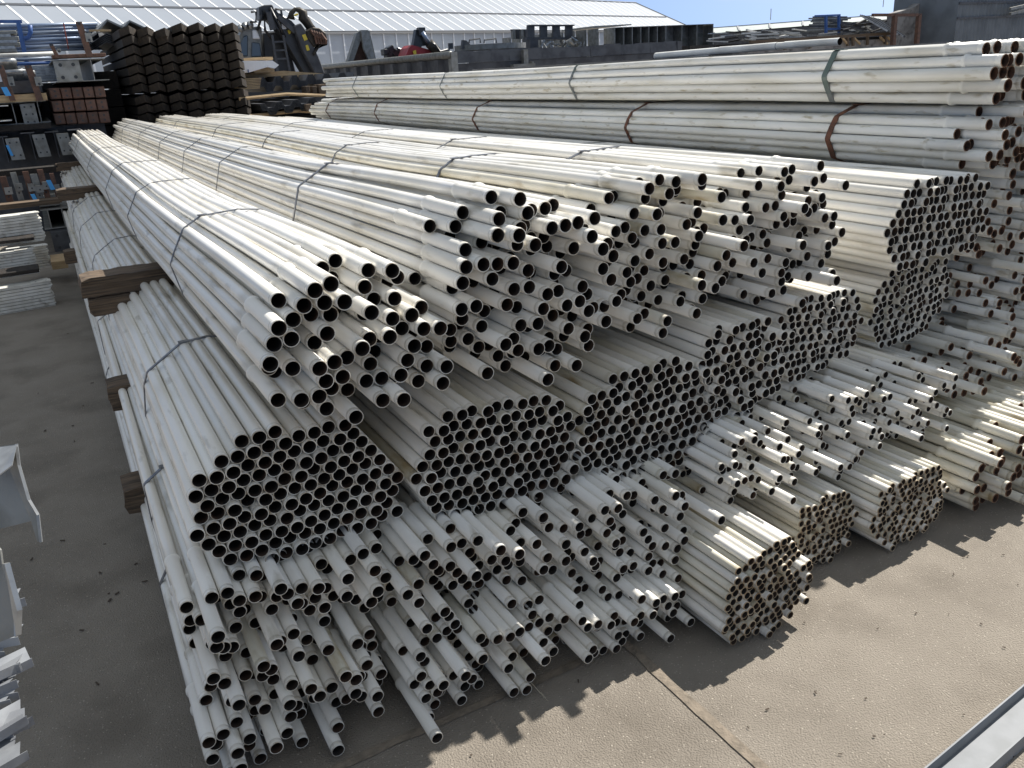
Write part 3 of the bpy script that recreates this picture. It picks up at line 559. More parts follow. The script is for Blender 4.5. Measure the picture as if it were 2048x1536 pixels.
# blue and grey tubes in a rack
for r_ in range(8):
    z = at_y(100, 50+r_*7.0, 18)[2]; x0 = at_y(-60, 80, 18)[0]; x1 = at_y(196+rnd.uniform(-6, 10), 60, 18)[0]; mb = MB()
    mb.tube([(x0, 18+.05*(r_ % 2), z), (x1, 18+.05*(r_ % 2), z)], .035, 10)
    tag(mb.build('rack_tube', 'blue_tube', smooth=True), 'long blue grey steel tube lying crosswise in the tall rack, far left', 'tube', 'blue grey tubes in the rack')
for r_ in range(4):
    z = at_y(80, 108+r_*9, 17.4)[2]; mb = MB(); mb.tube([(at_y(-60, 120, 17.4)[0], 17.4, z), (at_y(118, 120, 17.4)[0], 17.4, z)], .034, 10)
    tag(mb.build('rack_tube', ['white', 'blue_tube', 'blue', 'zinc'][r_], smooth=True), ['white tube under the blue tube rack', 'pale blue tube of the lower rack', 'deep blue tube of the lower rack', 'bright zinc tube lowest in the rack'][r_], 'tube', 'lower rack tubes')
for r_ in range(6):
    z = at_y(90, 132+r_*5.5, 16.6)[2]; mb = MB(); mb.box(at_y(64, 140, 16.6)[0], at_y(116, 140, 16.6)[0], 16.6, 17.1, z-.03, z+.02)
    tag(mb.build('steel_section', 'zinc', bevel=.008), 'short zinc section stacked beside the beam end, far left', 'steel section', 'zinc sections by the beam')
for r_ in range(7):
    z = at_y(10, 64+r_*6.0, 16.6)[2]; mb = MB(); mb.box(at_y(-60, 80, 16.6)[0], at_y(30+rnd.uniform(-8, 10), 80, 16.6)[0], 16.6, 17., z-.035, z+.02)
    tag(mb.build('steel_section', 'zinc' if r_ % 2 else 'steel', bevel=.008), 'zinc section in the pile at the upper left corner', 'steel section', 'zinc sections upper left')
t = thing('rack_upright', 'blue steel rack upright with a curved hook at the tubes', 'rack', at_y(42, 130, 17.8))
mb = MB(); mb.bar(at_y(36, 42, 17.8), at_y(54, 128, 17.8), .07); mb.build('upright', 'blue', t)
mb = MB(); mb.bar(at_y(-20, 43, 17.8), at_y(44, 43, 17.8), .05); mb.build('top_bar', 'blue', t)
mb = MB(); mb.tube([at_y(60, 50, 17.75), at_y(61, 64, 17.75), at_y(58, 74, 17.75), at_y(48, 78, 17.75)], .035, 8); mb.build('hook', 'blue', t, True)
mb = MB(); mb.tube([at_y(127, 46, 17.9), at_y(137, 98, 17.9)], .012, 6); tag(mb.build('tie_rod', 'oxide'), 'thin rusty rod leaning against the blue tubes', 'rod')
mb = MB(); mb.box(-2.5, .95, 17.3, 18.4, .0, at_y(60, 168, 17.5)[2]); tag(mb.build('storage_rack', 'dark_steel'), 'dark steel storage rack under the blue tubes at the far left', 'rack')
mb = MB(); mb.box(-2.5, .95, 14.9, 17.2, 0, at_y(60, 255, 14.9)[2]); tag(mb.build('storage_rack', 'dark_steel'), 'dark steel base rack under the beams and brown tubes', 'rack')
for k in range(8):  # added dark blocks standing in for the deep shade beside the tall stack
    z0 = k*.29; mb = MB(); mb.box(at_y(178, 150, 16.3)[0], Xa_ := 1.40, 16.2+.02*k, 19.5, z0, z0+.27); tag(mb.build('timber_or_filler', 'timber_dark'), 'wide dark filler block added for the black void left of the tall timber stack', 'timber', 'dark void fillers beside the tall stack')

# ---------------------------------------------------------------- tall stack of creosoted timbers
Xa, Xb, Zt, Ya = 1.44, 3.24, at_y(350, 52, 15)[2], 15.0
pitch = (Xb-Xa)/7; lp = (Zt-at_y(370, 243, 15)[2])/10.3
beams = []
def timber_proto():
    t = thing('timber_or_filler', 'creosoted timber with pointed end in the tall dark stack behind the pipes', 'timber', (0, 0, 0), 'creosoted timbers in the tall stack')
    w, hh = pitch*.98, lp*.80; pk = .045; n = 3; V = []; F = []
    ys = ((.0, 0), (-.15, .55), (.05, 1))
    prof = [(x*w, y, (0 if x in (0, 1) else pk)) for y, x in ys]
    front = [(x*w, y) for y, x in ys]
    for (x, y) in front: z = pk if 0 < x < w else 0; V += [(x, y, z), (x, y, z+hh)]
    for (x, y) in front: z = pk if 0 < x < w else 0; V += [(x, 4.6, z), (x, 4.6, z+hh)]
    F = [(0, 2, 3, 1), (2, 4, 5, 3), (6, 7, 9, 8), (8, 9, 11, 10), (1, 3, 9, 7), (3, 5, 11, 9), (0, 6, 8, 2), (2, 8, 10, 4), (0, 1, 7, 6), (4, 10, 11, 5)]
    mk('beam_body', V, F, ['timber_dark', 'timber_end'], t, mi=[1, 1]+[0]*8)
    return t
pr = timber_proto()
for k in range(11):
    for c_ in range(7):
        if k == 0 and c_ == 0: o = pr
        else:
            o = pr.copy(); COL.objects.link(o)
            for ch in [x for x in bpy.data.objects if x.parent == pr]:
                c2 = ch.copy(); COL.objects.link(c2); c2.parent = o
        o.location = (Xa+c_*pitch+rnd.uniform(-.012, .012)+.004*k, Ya+rnd.uniform(-.03, .03)+.01*k, Zt-(k+1)*lp+rnd.uniform(0, .006)-(.03 if k > 6 else 0))
        if k == 0: o.location.z += [0, -.02, -.05, .02, .02, 0, 0][c_]
pr['label'] = 'creosoted timber with pointed end in the tall dark stack behind the pipes'
for (x, y, lab) in ((Xa, 15.1, 'concrete block under the front of the tall timber stack'), (Xa, 17.0, 'concrete block under the back of the tall timber stack')):
    mb = MB(); mb.box(x, Xb, y, y+.5, 0, Zt-11*lp-.05); tag(mb.build('concrete_block', 'concrete'), lab, 'block')
for (u, v, lab) in ((214, 38, 'left dark folded ridge sheet behind the timber stack'), (259, 40, 'right dark folded ridge sheet behind the timber stack')):
    a = at_y(u, v, 16.5); mb = MB(); w = .22
    o = [a+(-w, 0, -.2), a, a+(w*1.1, 0, -.13), a+(w*1.05, 0, -.16), a+(0, 0, -.03), a+(-w+.01, 0, -.23)]
    mb.prism(o, (-.05, 2.2, 0)); tag(mb.build('ridge_sheet', 'steel'), lab, 'metal sheet', 'folded ridge sheets')
for i in range(5):
    a = at_y(213, 66+i*4, 16.3); mb = MB(); mb.prism([a+(-.25, 0, -.14), a, a+(.25, 0, -.12), a+(0, 0, -.015)], (-.05, 2., 0)); tag(mb.build('ridge_sheet', 'dark_steel'), 'thin nested dark sheet under the left folded ridge sheet', 'metal sheet', 'nested folded sheets')
mb = MB(); mb.bar(at_y(178, 61, 15.9), at_y(222, 61, 15.9), .05, .03); tag(mb.build('timber_batten', 'pine'), 'thin pale batten under the folded ridge sheets', 'timber')

# ---------------------------------------------------------------- corrugated roof sheets on timber, with plywood and foil parcel
def corr(u0, u1, v, Y, th, n, dep, label, m='black', amp=8, drop=0.):
    x0 = at_y(u0, v, Y)[0]; x1 = at_y(u1, v, Y)[0]; z = at_y((u0+u1)/2, v, Y)[2]; A_ = amp*Y*1.1/FPX; P_ = (x1-x0)/n; top = []
    for i in range(n):
        b = x0+i*P_; top += [(b, z+A_), (b+.30*P_, z+A_), (b+.45*P_, z), (b+.80*P_, z)] if i % 1 == 0 else []
    top.append((x1-.02, z+A_)); top = [(x, zz-drop*(x-x0)) for x, zz in top]
    pts = [(x, Y, zz) for x, zz in top]+[(x, Y, zz-th) for x, zz in top[::-1]]
    mb = MB(); k = len(top); V = [(x, yy, zz-q) for yy in (Y, Y+dep) for q in (0, th) for x, zz in top]
    F = []
    for i in range(k-1):
        F += [(i, i+1, k+i+1, k+i), (2*k+i, 3*k+i, 3*k+i+1, 2*k+i+1), (i, 2*k+i, 2*k+i+1, i+1), (k+i, k+i+1, 3*k+i+1, 3*k+i)]
    F += [(0, k, 3*k, 2*k), (k-1, 3*k-1, 4*k-1, 2*k-1)]
    mb.add(V, F); return tag(mb.build('corrugated_sheet', m), label, 'roof sheet', 'corrugated black roof sheets')
for i in range(9):
    corr(518, 712, 160+i*2.2, 15.8, .012, 6, 2.6, 'topmost corrugated black roof sheet on the upper pallet' if i == 0 else 'black corrugated roof sheet inside the upper pallet stack', 'black' if i else 'dark_steel', amp=9)
for i in range(6):
    corr(520+i, 686, 212+i*2.6, 14.9, .012, 5, 2.4, 'topmost corrugated black roof sheet on the lower pallet' if i == 0 else 'black corrugated roof sheet inside the lower pallet stack', 'black' if i else 'dark_steel', amp=8, drop=-.05)
for i in range(7):
    mb = MB(); pbox(mb, 462, 157+i*3.2, 523-i*.5, 159.4+i*3.2, 15.7, 2.4); tag(mb.build('plywood_board', 'plywood'), 'topmost weathered board left of the corrugated sheets' if i == 0 else 'weathered board in the pile left of the corrugated sheets', 'board', 'weathered boards')
mb = MB(); x0, x1, z0, z1 = rng(480, 144, 650, 152, 16.4); mb.prism([(x0, 16.4, z0), (x1, 16.4, z0-.05), (x1, 16.4, z0), (x0+.8, 16.4, z1+.02), (x0, 16.4, z1)], (0, 1.8, 0)); tag(mb.build('plywood_board', 'pine'), 'bowed pale plywood sheet lying on the corrugated sheets', 'board')
for (u0, v0, u1, v1, Y, lab) in ((612, 172, 620, 186, 15.5, 'thin timber leg under the upper corrugated sheets'), (626, 172, 634, 186, 15.5, 'middle timber leg under the upper corrugated sheets'), (638, 168, 660, 190, 15.5, 'wide rusty brown block under the upper corrugated sheets'), (612, 208, 624, 222, 14.8, 'left timber block under the lower corrugated sheets'), (632, 206, 650, 222, 14.8, 'middle timber block under the lower corrugated sheets'), (656, 206, 674, 220, 14.8, 'right timber block under the lower corrugated sheets')):
    mb = MB(); pbox(mb, u0, v0, u1, v1, Y, .3); tag(mb.build('timber_block', 'timber', bevel=.006), lab, 'timber')
for (u0, u1, v, lab) in ((478, 670, 188, 'bent pale plank between the two corrugated pallets'), (500, 690, 222, 'pale plank under the lower corrugated sheets')):
    mb = MB(); mb.tube([at_y(u0, v+10, 15.0), at_y((u0+u1)/2, v, 15.0), at_y(u1, v+4, 15.0)], .03, 6); tag(mb.build('timber_plank', 'pine'), lab, 'timber')
t = thing('foil_parcel', 'white foil wrapped parcel with blue straps on the plywood', 'parcel', at_y(500, 145, 16))
mb = MB(); p = [at_y(446, 122, 15.9), at_y(545, 121, 15.9), at_y(558, 130, 15.9), at_y(550, 137, 15.9), at_y(535, 134, 15.9), at_y(498, 145, 15.9), at_y(478, 146, 15.9), at_y(462, 142, 15.9)]; mb.prism(p, (0, 1.2, 0)); mb.build('wrapping', 'foil', t)
for u in (482, 496): mb = MB(); mb.bar(at_y(u, 139, 15.88), at_y(u+1, 145, 15.88), .045, .01); mb.build('strap', 'blue', t)
mb = MB(); pbox(mb, 472, 115, 546, 121, 16.1, 1.0); tag(mb.build('timber_board', 'pine'), 'pale board lying on the white foil parcel', 'board')
mb = MB(); pbox(mb, 508, 136, 549, 145, 16.1, 1.0); tag(mb.build('timber_board', 'plywood'), 'pale board under the tip of the foil parcel', 'board')
mb = MB(); mb.box(at_y(470, 200, 16)[0], at_y(700, 200, 16)[0], 15.2, 17.6, 0, at_y(600, 232, 15.2)[2]); tag(mb.build('pallet_stack', 'timber_dark'), 'dark stacked bearers under the corrugated roof sheets', 'pallet')

# ---------------------------------------------------------------- wheeled excavator with folded boom and grab
YM = 22.0
def am(u, v, dy=0.): return at_y(u, v, YM+dy)
t = thing('excavator', 'black mobile excavator with folded boom and clamshell grab in front of the white hall', 'excavator', (am(540, 150)[0], YM, 0))
def poly(name, px, m, y=0., th=.3, par=None): mb = MB(); mb.prism([am(u, v, y) for u, v in px], (0, th, 0)); return mb.build(name, m, par or t, bevel=.02)
cab = poly('cab', [(478, 118), (477, 76), (484, 62), (497, 55), (520, 52), (524, 56), (524, 118)], 'steel', .2, 1.3)
poly('cab_window', [(482, 112), (482, 84), (488, 72), (496, 70), (496, 113)], 'glass', .15, .06, cab)
poly('cab_window', [(504, 84), (520, 86), (524, 113), (503, 114)], 'glass', .15, .06, cab)
poly('cab_window', [(505, 60), (514, 60), (521, 78), (506, 78)], 'foil', .14, .06, cab)
poly('engine_cover', [(526, 66), (560, 62), (580, 95), (592, 145), (530, 146)], 'black', .5, 1.4)
poly('boom', [(518, 14), (528, 10), (545, 9), (548, 16), (556, 24), (584, 42), (600, 60), (634, 140), (650, 147), (608, 147), (578, 96), (556, 62), (536, 40), (520, 40)], 'black', 0, .35)
poly('stick', [(588, 52), (602, 46), (612, 60), (640, 120), (650, 147), (630, 147), (604, 98)], 'dark_steel', -.25, .22)
poly('yellow_marking', [(604, 70), (611, 68), (616, 79), (609, 82)], 'yellow', -.27, .015)
poly('yellow_marking', [(611, 91), (616, 89), (620, 100), (614, 102)], 'yellow', -.27, .015)
poly('yellow_marking', [(575, 60), (583, 59), (582, 66), (578, 69)], 'yellow', -.03, .02)
mb = MB(); mb.tube([am(582, 38), am(583, 26), am(590, 19), am(598, 20), am(606, 26), am(606, 36), am(612, 42), am(620, 54), am(626, 60)], [.10, .06, .05, .07, .12, .13, .12, .11, .10], 8); mb.build('grab_rotator', 'grab', t, True)
poly('yellow_marking', [(588, 29), (596, 26), (597, 30), (589, 33)], 'yellow', -.14, .02)
gr = poly('grab', [(612, 62), (626, 54), (640, 56), (652, 66), (656, 80), (655, 90), (648, 92), (640, 86), (628, 94), (618, 80)], 'grab', -.3, .9)
for k in range(5):
    mb = MB(); mb.tube([am(622+k*5, 60+k*1.5, -.36), am(630+k*5.5, 72+k*2, -.38), am(634+k*4.5, 88, -.36)], .03, 5); mb.build('grab_rib', 'brown_steel', gr)
poly('grab_lip', [(632, 98), (655, 76), (656, 90), (646, 93), (640, 92), (630, 112), (626, 108)], 'grab', -.34, .3, gr)
mb = MB()
for q in range(3): mb.bar(am(545+q*2, 84+q*17, -.1), am(568+q*3, 83+q*17, -.1), .04)
mb.bar(am(544, 70, -.1), am(556, 146, -.1), .05); mb.bar(am(566, 70, -.1), am(580, 146, -.1), .05); mb.build('ladder', 'dark_steel', t)
mb = MB(); mb.tube([am(502, 24), am(512, 24), am(512, 44), am(500, 44)], .03, 6); mb.build('guard_rail', 'black', t)
mb = MB(); mb.tube([am(551, 24), am(552, 18), am(562, 20), am(564, 34)], .03, 6); mb.build('guard_rail', 'black', t)
for u, v in ((481, 57), (490, 52), (500, 50)):
    mb = MB(); c = am(u, v, .1); mb.tube([c, c+(0, .14, 0)], [.09, .06], 10); mb.build('work_lamp', 'zinc', t, True)
mb = MB(); mb.tube([am(528, 20, -.05), am(530, 60, -.05), am(545, 80, -.05)], .035, 6); mb.tube([am(540, 16, -.05), am(558, 50, -.05), am(570, 75, -.05)], .035, 6); mb.tube([am(524, 30, -.05), am(515, 60, .1)], .03, 6); mb.build('hydraulic_hose', 'black', t, True)
mb = MB(); mb.bar(am(556, 34, -.12), am(590, 64, -.12), .10); mb.bar(am(536, 24, -.1), am(546, 60, -.1), .12); mb.build('hydraulic_cylinder', 'dark_steel', t)
mb = MB()
for k in range(5): mb.box(am(563, 44+k*3)[0], am(570, 44)[0], YM-.04, YM, am(563, 44+k*3.2)[2]-.02, am(563, 44+k*3.2)[2]+.012)
mb.build('grille_slots', 'foil', t)
mb = MB(); x0, x1 = am(480, 150)[0], am(640, 150)[0]; mb.box(x0, x1, YM+.3, YM+1.8, .9, am(540, 146)[2]); mb.build('undercarriage', 'black', t)
for x in (x0+.4, x1-.4):
    mb = MB(); mb.tube([(x, YM+.1, .6), (x, YM+.6, .6)], .6, 20); w_ = mb.build('wheel', 'black', t)
# red lattice piece behind the cab
t = thing('lattice_mast', 'red lattice mast section between the timber stack and the excavator cab', 'lattice mast', at_y(468, 100, 24))
mb = MB(); mb.bar(at_y(455, 66, 24), at_y(482, 66, 24), .12); mb.bar(at_y(455, 92, 24), at_y(482, 92, 24), .09); mb.build('chord', 'oxide', t)
for k in range(3): mb = MB(); mb.bar(at_y(458+k*8, 67, 24), at_y(464+k*8, 92, 24), .05); mb.bar(at_y(466+k*8, 67, 24), at_y(460+k*8, 92, 24), .05); mb.build('brace', 'oxide', t)
mb = MB(); mb.box(at_y(455, 92, 24)[0], at_y(482, 92, 24)[0], 24, 24.3, 0, at_y(468, 94, 24)[2]); mb.build('foot', 'black', t)

# ---------------------------------------------------------------- skip container with ribbed side
ZC = 2.4; A_ = at_z(668, 131, ZC); B_ = at_z(902, 104, ZC); C_ = at_z(1146, 100, ZC)
A_ = np.array([B_[0]+.12, A_[1]-.0, ZC]); 
t = thing('container', 'big dark grey open container with ribbed side behind the pipes', 'container', (B_[0], B_[1], 0))
Lc = A_[1]-B_[1]; Wc = C_[0]-B_[0]; x0, y0 = B_[0], B_[1]
mb = MB(); mb.box(x0, x0+.06, y0, y0+Lc, .1, ZC-.12); mb.build('ribbed_side', 'dark_steel', t)
for k in range(13):
    y = y0+.5+k*(Lc-.8)/12.; mb = MB(); mb.prism([(x0, y, .15), (x0-.09, y+.08, .15), (x0-.09, y+.30, .15), (x0, y+.38, .15)], (0, 0, ZC-.30)); mb.build('rib', 'dark_steel', t)
mb = MB(); mb.tube([(x0-.03, y0-.02, ZC-.06), (x0-.03, y0+Lc, ZC-.06)], .085, 10); mb.build('top_rail', 'steel', t, True)
mb = MB(); mb.box(x0+.06, x0+Wc, y0, y0+.06, .1, ZC-.26, 0); mb.build('end_wall', 'dark_steel', t)
mb = MB(); nseg = 14
for k in range(nseg):
    xa = x0+.1+k*(Wc-.1)/nseg; mb.prism([(xa, y0-.05+rnd.uniform(-.02, .02), ZC-.25), (xa+(Wc-.1)/nseg, y0-.05, ZC-.25), (xa+(Wc-.1)/nseg, y0-.02, ZC+rnd.uniform(-.02, .02)), (xa, y0-.02, ZC+rnd.uniform(-.02, .02))], (0, .09, 0))
mb.build('dented_end_rail', 'dark_steel', t)
mb = MB(); mb.box(x0-.04, x0+.12, y0-.08, y0+.1, .1, ZC); mb.build('corner_post', 'steel', t)
mb = MB(); mb.box(x0+Wc-.05, x0+Wc+.1, y0-.06, y0+.1, .1, ZC); mb.build('corner_post', 'dark_steel', t)
mb = MB(); xm = at_y(1042, 118, y0)[0]; mb.box(xm-.35, xm+.25, y0-.25, y0-.09, ZC-.44, ZC-.34); mb.box(xm-.02, xm+.1, y0-.18, y0-.06, .3, ZC-.02); mb.box(xm+.18, xm+.24, y0-.2, y0-.08, ZC-.8, ZC-.3); mb.build('lock_bar', 'steel', t)
mb = MB(); xl = at_y(911, 121, y0)[0]; zl = at_y(911, 121, y0)[2]; mb.box(xl, xl+.15, y0-.03, y0-.005, zl-.04, zl+.04); mb.build('white_plate', 'white', t)
mb = MB(); mb.box(x0+Wc-.02, x0+Wc+.04, y0+.1, y0+Lc, .1, ZC); mb.build('far_side', 'dark_steel', t); mb = MB(); mb.box(x0, x0+Wc, y0+.1, y0+Lc, .08, .16); mb.build('floor_plate', 'dark_steel', t)

# things standing in or behind the container
def ay(u, v, Y=24.): return at_y(u, v, Y)
t = thing('steel_bracket', 'tall grey A shaped steel bracket standing over the container', 'steel bracket', ay(728, 130, 27))
mb = MB(); mb.prism([ay(u, v, 27) for u, v in ((695, 126), (714, 66), (722, 60), (736, 60), (740, 64), (753, 122), (738, 124), (728, 84), (722, 78), (706, 125))], (0, .25, 0)); mb.build('front_plate', 'steel', t)
mb = MB(); mb.prism([ay(u, v, 26.9) for u, v in ((722, 60), (736, 60), (753, 122), (740, 124), (728, 100), (724, 75))], (0, .1, 0)); mb.build('side_flange', 'steel', t)
mb = MB(); mb.prism([ay(u, v, 27.2) for u, v in ((706, 125), (722, 80), (737, 124))], (0, .1, 0)); mb.build('inner_web', 'brown_steel', t)
mb = MB(); mb.box(ay(695, 126, 27)[0], ay(753, 126, 27)[0], 26.95, 27.2, 0, ay(720, 122, 27)[2]); mb.build('foot', 'dark_steel', t)
t = thing('hydraulic_attachment', 'red hydraulic attachment with black arm and blue cylinder above the container', 'machine attachment', ay(830, 110, 23))
mb = MB(); mb.prism([ay(u, v, 23) for u, v in ((812, 112), (818, 96), (824, 90), (858, 99), (880, 102), (884, 112))], (0, .6, 0)); mb.build('red_body', 'red', t)
mb = MB(); mb.prism([ay(u, v, 22.95) for u, v in ((826, 102), (832, 100), (833, 108), (828, 109))], (0, .03, 0)); mb.build('yellow_marking', 'yellow', t)
mb = MB(); mb.bar(ay(832, 96, 23.1), ay(838, 62, 23.1), .18, .25); mb.bar(ay(842, 62, 23.1), ay(846, 92, 23.1), .12, .2); mb.bar(ay(836, 63, 23.), ay(848, 63, 23.), .2); mb.build('black_arm', 'black', t)
mb = MB(); mb.tube([ay(844, 64, 22.9), ay(858, 86, 22.9)], .06, 8); mb.build('cylinder_rod', 'blue_tube', t, True)
mb = MB(); mb.tube([ay(858, 86, 22.9), ay(874, 103, 22.9)], .13, 10); mb.build('cylinder', 'grab', t, True)
mb = MB(); mb.tube([ay(862, 86, 22.8), ay(870, 90, 22.8), ay(880, 104, 22.8), ay(895, 100, 22.8)], .04, 6); mb.build('hose', 'black', t, True)
mb = MB(); mb.box(ay(812, 112, 23)[0], ay(884, 112, 23)[0], 23.1, 23.5, ZC-1, ay(840, 111, 23)[2]); mb.build('mount', 'black', t)
t = thing('hydraulic_coupler', 'black hydraulic coupler lying left of the red attachment', 'machine attachment', ay(785, 115, 24))
for k, (u, v, r_) in enumerate(((774, 104, 5), (784, 99, 6), (792, 106, 6), (800, 102, 5), (780, 111, 5), (806, 108, 5))):
    mb = MB(); c = ay(u, v, 24); mb.box(c[0]-r_*.016, c[0]+r_*.016, 24, 24.3, c[2]-r_*.017, c[2]+r_*.017, tilt=.4*k); mb.build('jaw' if k % 2 else 'pin_block', 'black', t, bevel=.02)
mb = MB(); mb.bar(ay(770, 120, 24.1), ay(812, 116, 24.1), .12); mb.build('base_bar', 'black', t)
mb = MB(); c = ay(902, 92, 21); mb.box(c[0]-.06, c[0]+.06, 21, 21.05, c[2]-.07, c[2]+.07); mb.bar(c+(0, .02, 0), ay(896, 104, 21), .03); tag(mb.build('sign_plate', 'black'), 'small black square plate on a stub above the container corner', 'plate')
t = thing('steel_ring', 'flat round steel trough with handles lying on the container', 'steel trough', ay(985, 100, 22))
c = at_z(988, 92, 2.5); 
mb = MB(); n = 40; V = []; F = []; rx, ry = 1.0, .75; cx_, cy_ = at_y(988, 92, 21)[0], 21.2; zt = at_y(988, 87, 20.6)[2]; zb = at_y(988, 98, 20.6)[2]
rx = (at_y(1056, 92, 21)[0]-at_y(922, 92, 21)[0])/2
for z, q in ((zb, 1), (zt, 1), (zt, .95), (zb+.02, .93)): V += [(cx_+rx*q*math.cos(2*PI*j/n), cy_+ry*q*math.sin(2*PI*j/n), z) for j in range(n)]
for i in range(3): F += [(i*n+j, i*n+(j+1) % n, (i+1)*n+(j+1) % n, (i+1)*n+j) for j in range(n)]
F.append(tuple(range(3*n, 4*n))); mb.add(V, F); mb.build('trough', 'steel', t, False)
for (u, w_) in ((938, 22), (968, 24)):
    mb = MB(); mb.tube([ay(u, 86, 21), ay(u+1, 80, 21), ay(u+w_, 77, 21), ay(u+w_+1, 86, 21)], .022, 6); mb.build('handle', 'dark_steel', t)
mb = MB(); mb.prism([ay(u, v, 20.9) for u, v in ((924, 97), (926, 80), (933, 81), (942, 90), (942, 97))], (0, .1, 0)); mb.build('end_bracket', 'dark_steel', t)

# ---------------------------------------------------------------- steel frames, fin panels and racks to the right
t = thing('steel_trestle', 'grey ladder shaped steel frame standing on edge against the hall', 'steel frame', ay(1100, 78, 25), 'steel frames')
for k in range(4): mb = MB(); mb.bar(ay(1061+k*25.5, 52, 25), ay(1061+k*25.5, 77, 25), .10, .25); mb.build('post', 'dark_steel', t)
mb = MB(); mb.bar(ay(1057, 51, 25), ay(1145, 51, 25), .25, .04); mb.build('top_rail', 'dark_steel', t)
mb = MB(); mb.bar(ay(1050, 77, 25), ay(1150, 77, 25), .25, .07); mb.build('bottom_rail', 'dark_steel', t)
t = thing('steel_trestle', 'dark steel frame leaning left of the ladder shaped frame', 'steel frame', ay(1035, 80, 26), 'steel frames')
for k in range(5): mb = MB(); mb.bar(ay(1026+k*8, 60, 26), ay(1027+k*8, 78, 26), .14, .1); mb.build('post', 'dark_steel' if k % 2 else 'steel', t)
mb = MB(); mb.bar(ay(1022, 60, 26), ay(1060, 60, 26), .1, .04); mb.build('top_rail', 'dark_steel', t)
mb = MB(); mb.box(ay(1060, 80, 24)[0], ay(1076, 80, 24)[0], 24, 24.5, 0, ay(1068, 78, 24)[2]); mb.build('support_post', 'dark_steel', t)
t = thing('fin_panel_stack', 'long row of upright grey steel troughs open to the front', 'steel troughs', ay(1300, 100, 23.5))
Yf = 23.5; zt = at_y(1300, 52, Yf)[2]; zb = at_y(1300, 98, Yf)[2]; fins = [1229, 1247, 1264, 1281, 1297, 1314, 1331, 1363, 1393, 1424]
for a, b in zip(fins[:-1], fins[1:]):
    xa, xb = at_y(a, 75, Yf)[0], at_y(b, 75, Yf)[0]; mb = MB(); mb.box(xa, xa+.03, Yf, Yf+.6, zb, zt); mb.box(xa+.03, xb, Yf+.45, Yf+.5, zb, zt); mb.box(xa+.03, xb-.0, Yf, Yf+.45, zt-.02, zt); mb.build('trough', 'steel', t)
mb = MB(); xe = at_y(1425, 75, Yf)[0]; mb.box(xe, xe+.03, Yf, Yf+.6, zb, zt); mb.build('end_fin', 'steel', t)
x0 = at_y(1229, 75, Yf)[0]
for k in range(9): mb = MB(); mb.box(x0-.32-k*.10, x0-.27-k*.10, Yf+.5+k*.55, Yf+1.05+k*.55, zb-.0, zt); mb.build('side_fin', 'steel', t)
mb = MB(); mb.box(x0-1.2, xe, Yf+.1, Yf+.45, 0, zb); mb.build('support_frame', 'dark_steel', t)
mb = MB(); mb.prism([ay(u, v, 25.) for u, v in ((1187, 52), (1262, 48), (1264, 50), (1187, 56))], (0, 2, 0)); tag(mb.build('roof_panel', 'steel'), 'light flat panel lying on top of the grey troughs', 'panel')
R = random.Random(77)
def heap(label, u0, u1, v0, v1, Y, n, mats_, ln, th, cat='steel scrap', name='steel_section', group=None, tilt=.25):
    for k in range(n):
        u = R.uniform(u0, u1); v = v0+(v1-v0)*(k+.5)/n; c = at_y(u, v, Y+R.uniform(0, .8)); a = R.uniform(-tilt, tilt); l = ln*R.uniform(.6, 1.2)/2
        d = np.array([math.cos(a)*.95, R.uniform(-.5, .5), math.sin(a)]); mb = MB(); mb.bar(c-d*l, c+d*l, th*R.uniform(.7, 1.4), th*R.uniform(.5, 1.))
        tag(mb.build(name, mats_[k % len(mats_)]), label, cat, group)
heap('crumpled bright aluminium scrap in the heap behind the container', 1085, 1170, 80, 98, 24.5, 34, ['zinc', 'zinc', 'steel'], .35, .05, group='aluminium scraps behind the container', tilt=1.2)
for k in range(11):
    mb = MB(); c = at_y(1155, 95+k*3.8, 20.5); mb.box(c[0]-.16, c[0]+.10, 20.5, 21.5, c[2]-.025, c[2]+.015); mb.box(c[0]+.16, c[0]+.26+rnd.uniform(0, .08), 20.5, 21.5, c[2]-.025, c[2]+.01)
    tag(mb.build('steel_section', 'dark_steel' if k % 2 else 'steel'), 'short dark section in the neat pile right of the container', 'steel section', 'dark sections right of the container')
for k in range(9):
    v = 98+k*4.2; mb = MB(); mb.bar(at_y(1175+R.uniform(-5, 8)+k*1.5, v, 20.8), at_y(1290+R.uniform(-30, 60), v-2, 21.4), .09, .045); tag(mb.build('steel_section', ['zinc', 'white', 'steel'][k % 3]), 'long light steel section in the racked pile above the pipes', 'steel section', 'racked light sections')
for k in range(6):
    v = 93+k*3.2; mb = MB(); mb.bar(at_y(1320+R.uniform(0, 22), v+2, 22.), at_y(1404, v-1, 22.), .10, .04); tag(mb.build('steel_section', 'oxide'), 'red oxide painted section right of the light sections', 'steel section', 'red oxide sections')
for k in range(3):
    v = 114+k*3; mb = MB(); mb.bar(at_y(1258+4*k, v, 20.4), at_y(1308, v-1, 20.4), .08, .035); tag(mb.build('steel_section', 'oxide'), 'short red oxide section just above the topmost pipe bundle', 'steel section', 'short red sections')
for u in (1262, 1294): mb = MB(); mb.bar(at_y(u, 92, 20.6), at_y(u, 112, 20.6), .05); tag(mb.build('rack_post', 'brown_steel'), 'brown rack post between the light sections', 'rack post', 'brown rack posts')
mb = MB(); mb.box(at_y(1150, 120, 21)[0], at_y(1420, 120, 22)[0], 20.9, 22.6, 0, at_y(1290, 122, 21.)[2]); tag(mb.build('storage_rack', 'dark_steel'), 'dark base rack under the light and red sections', 'rack')
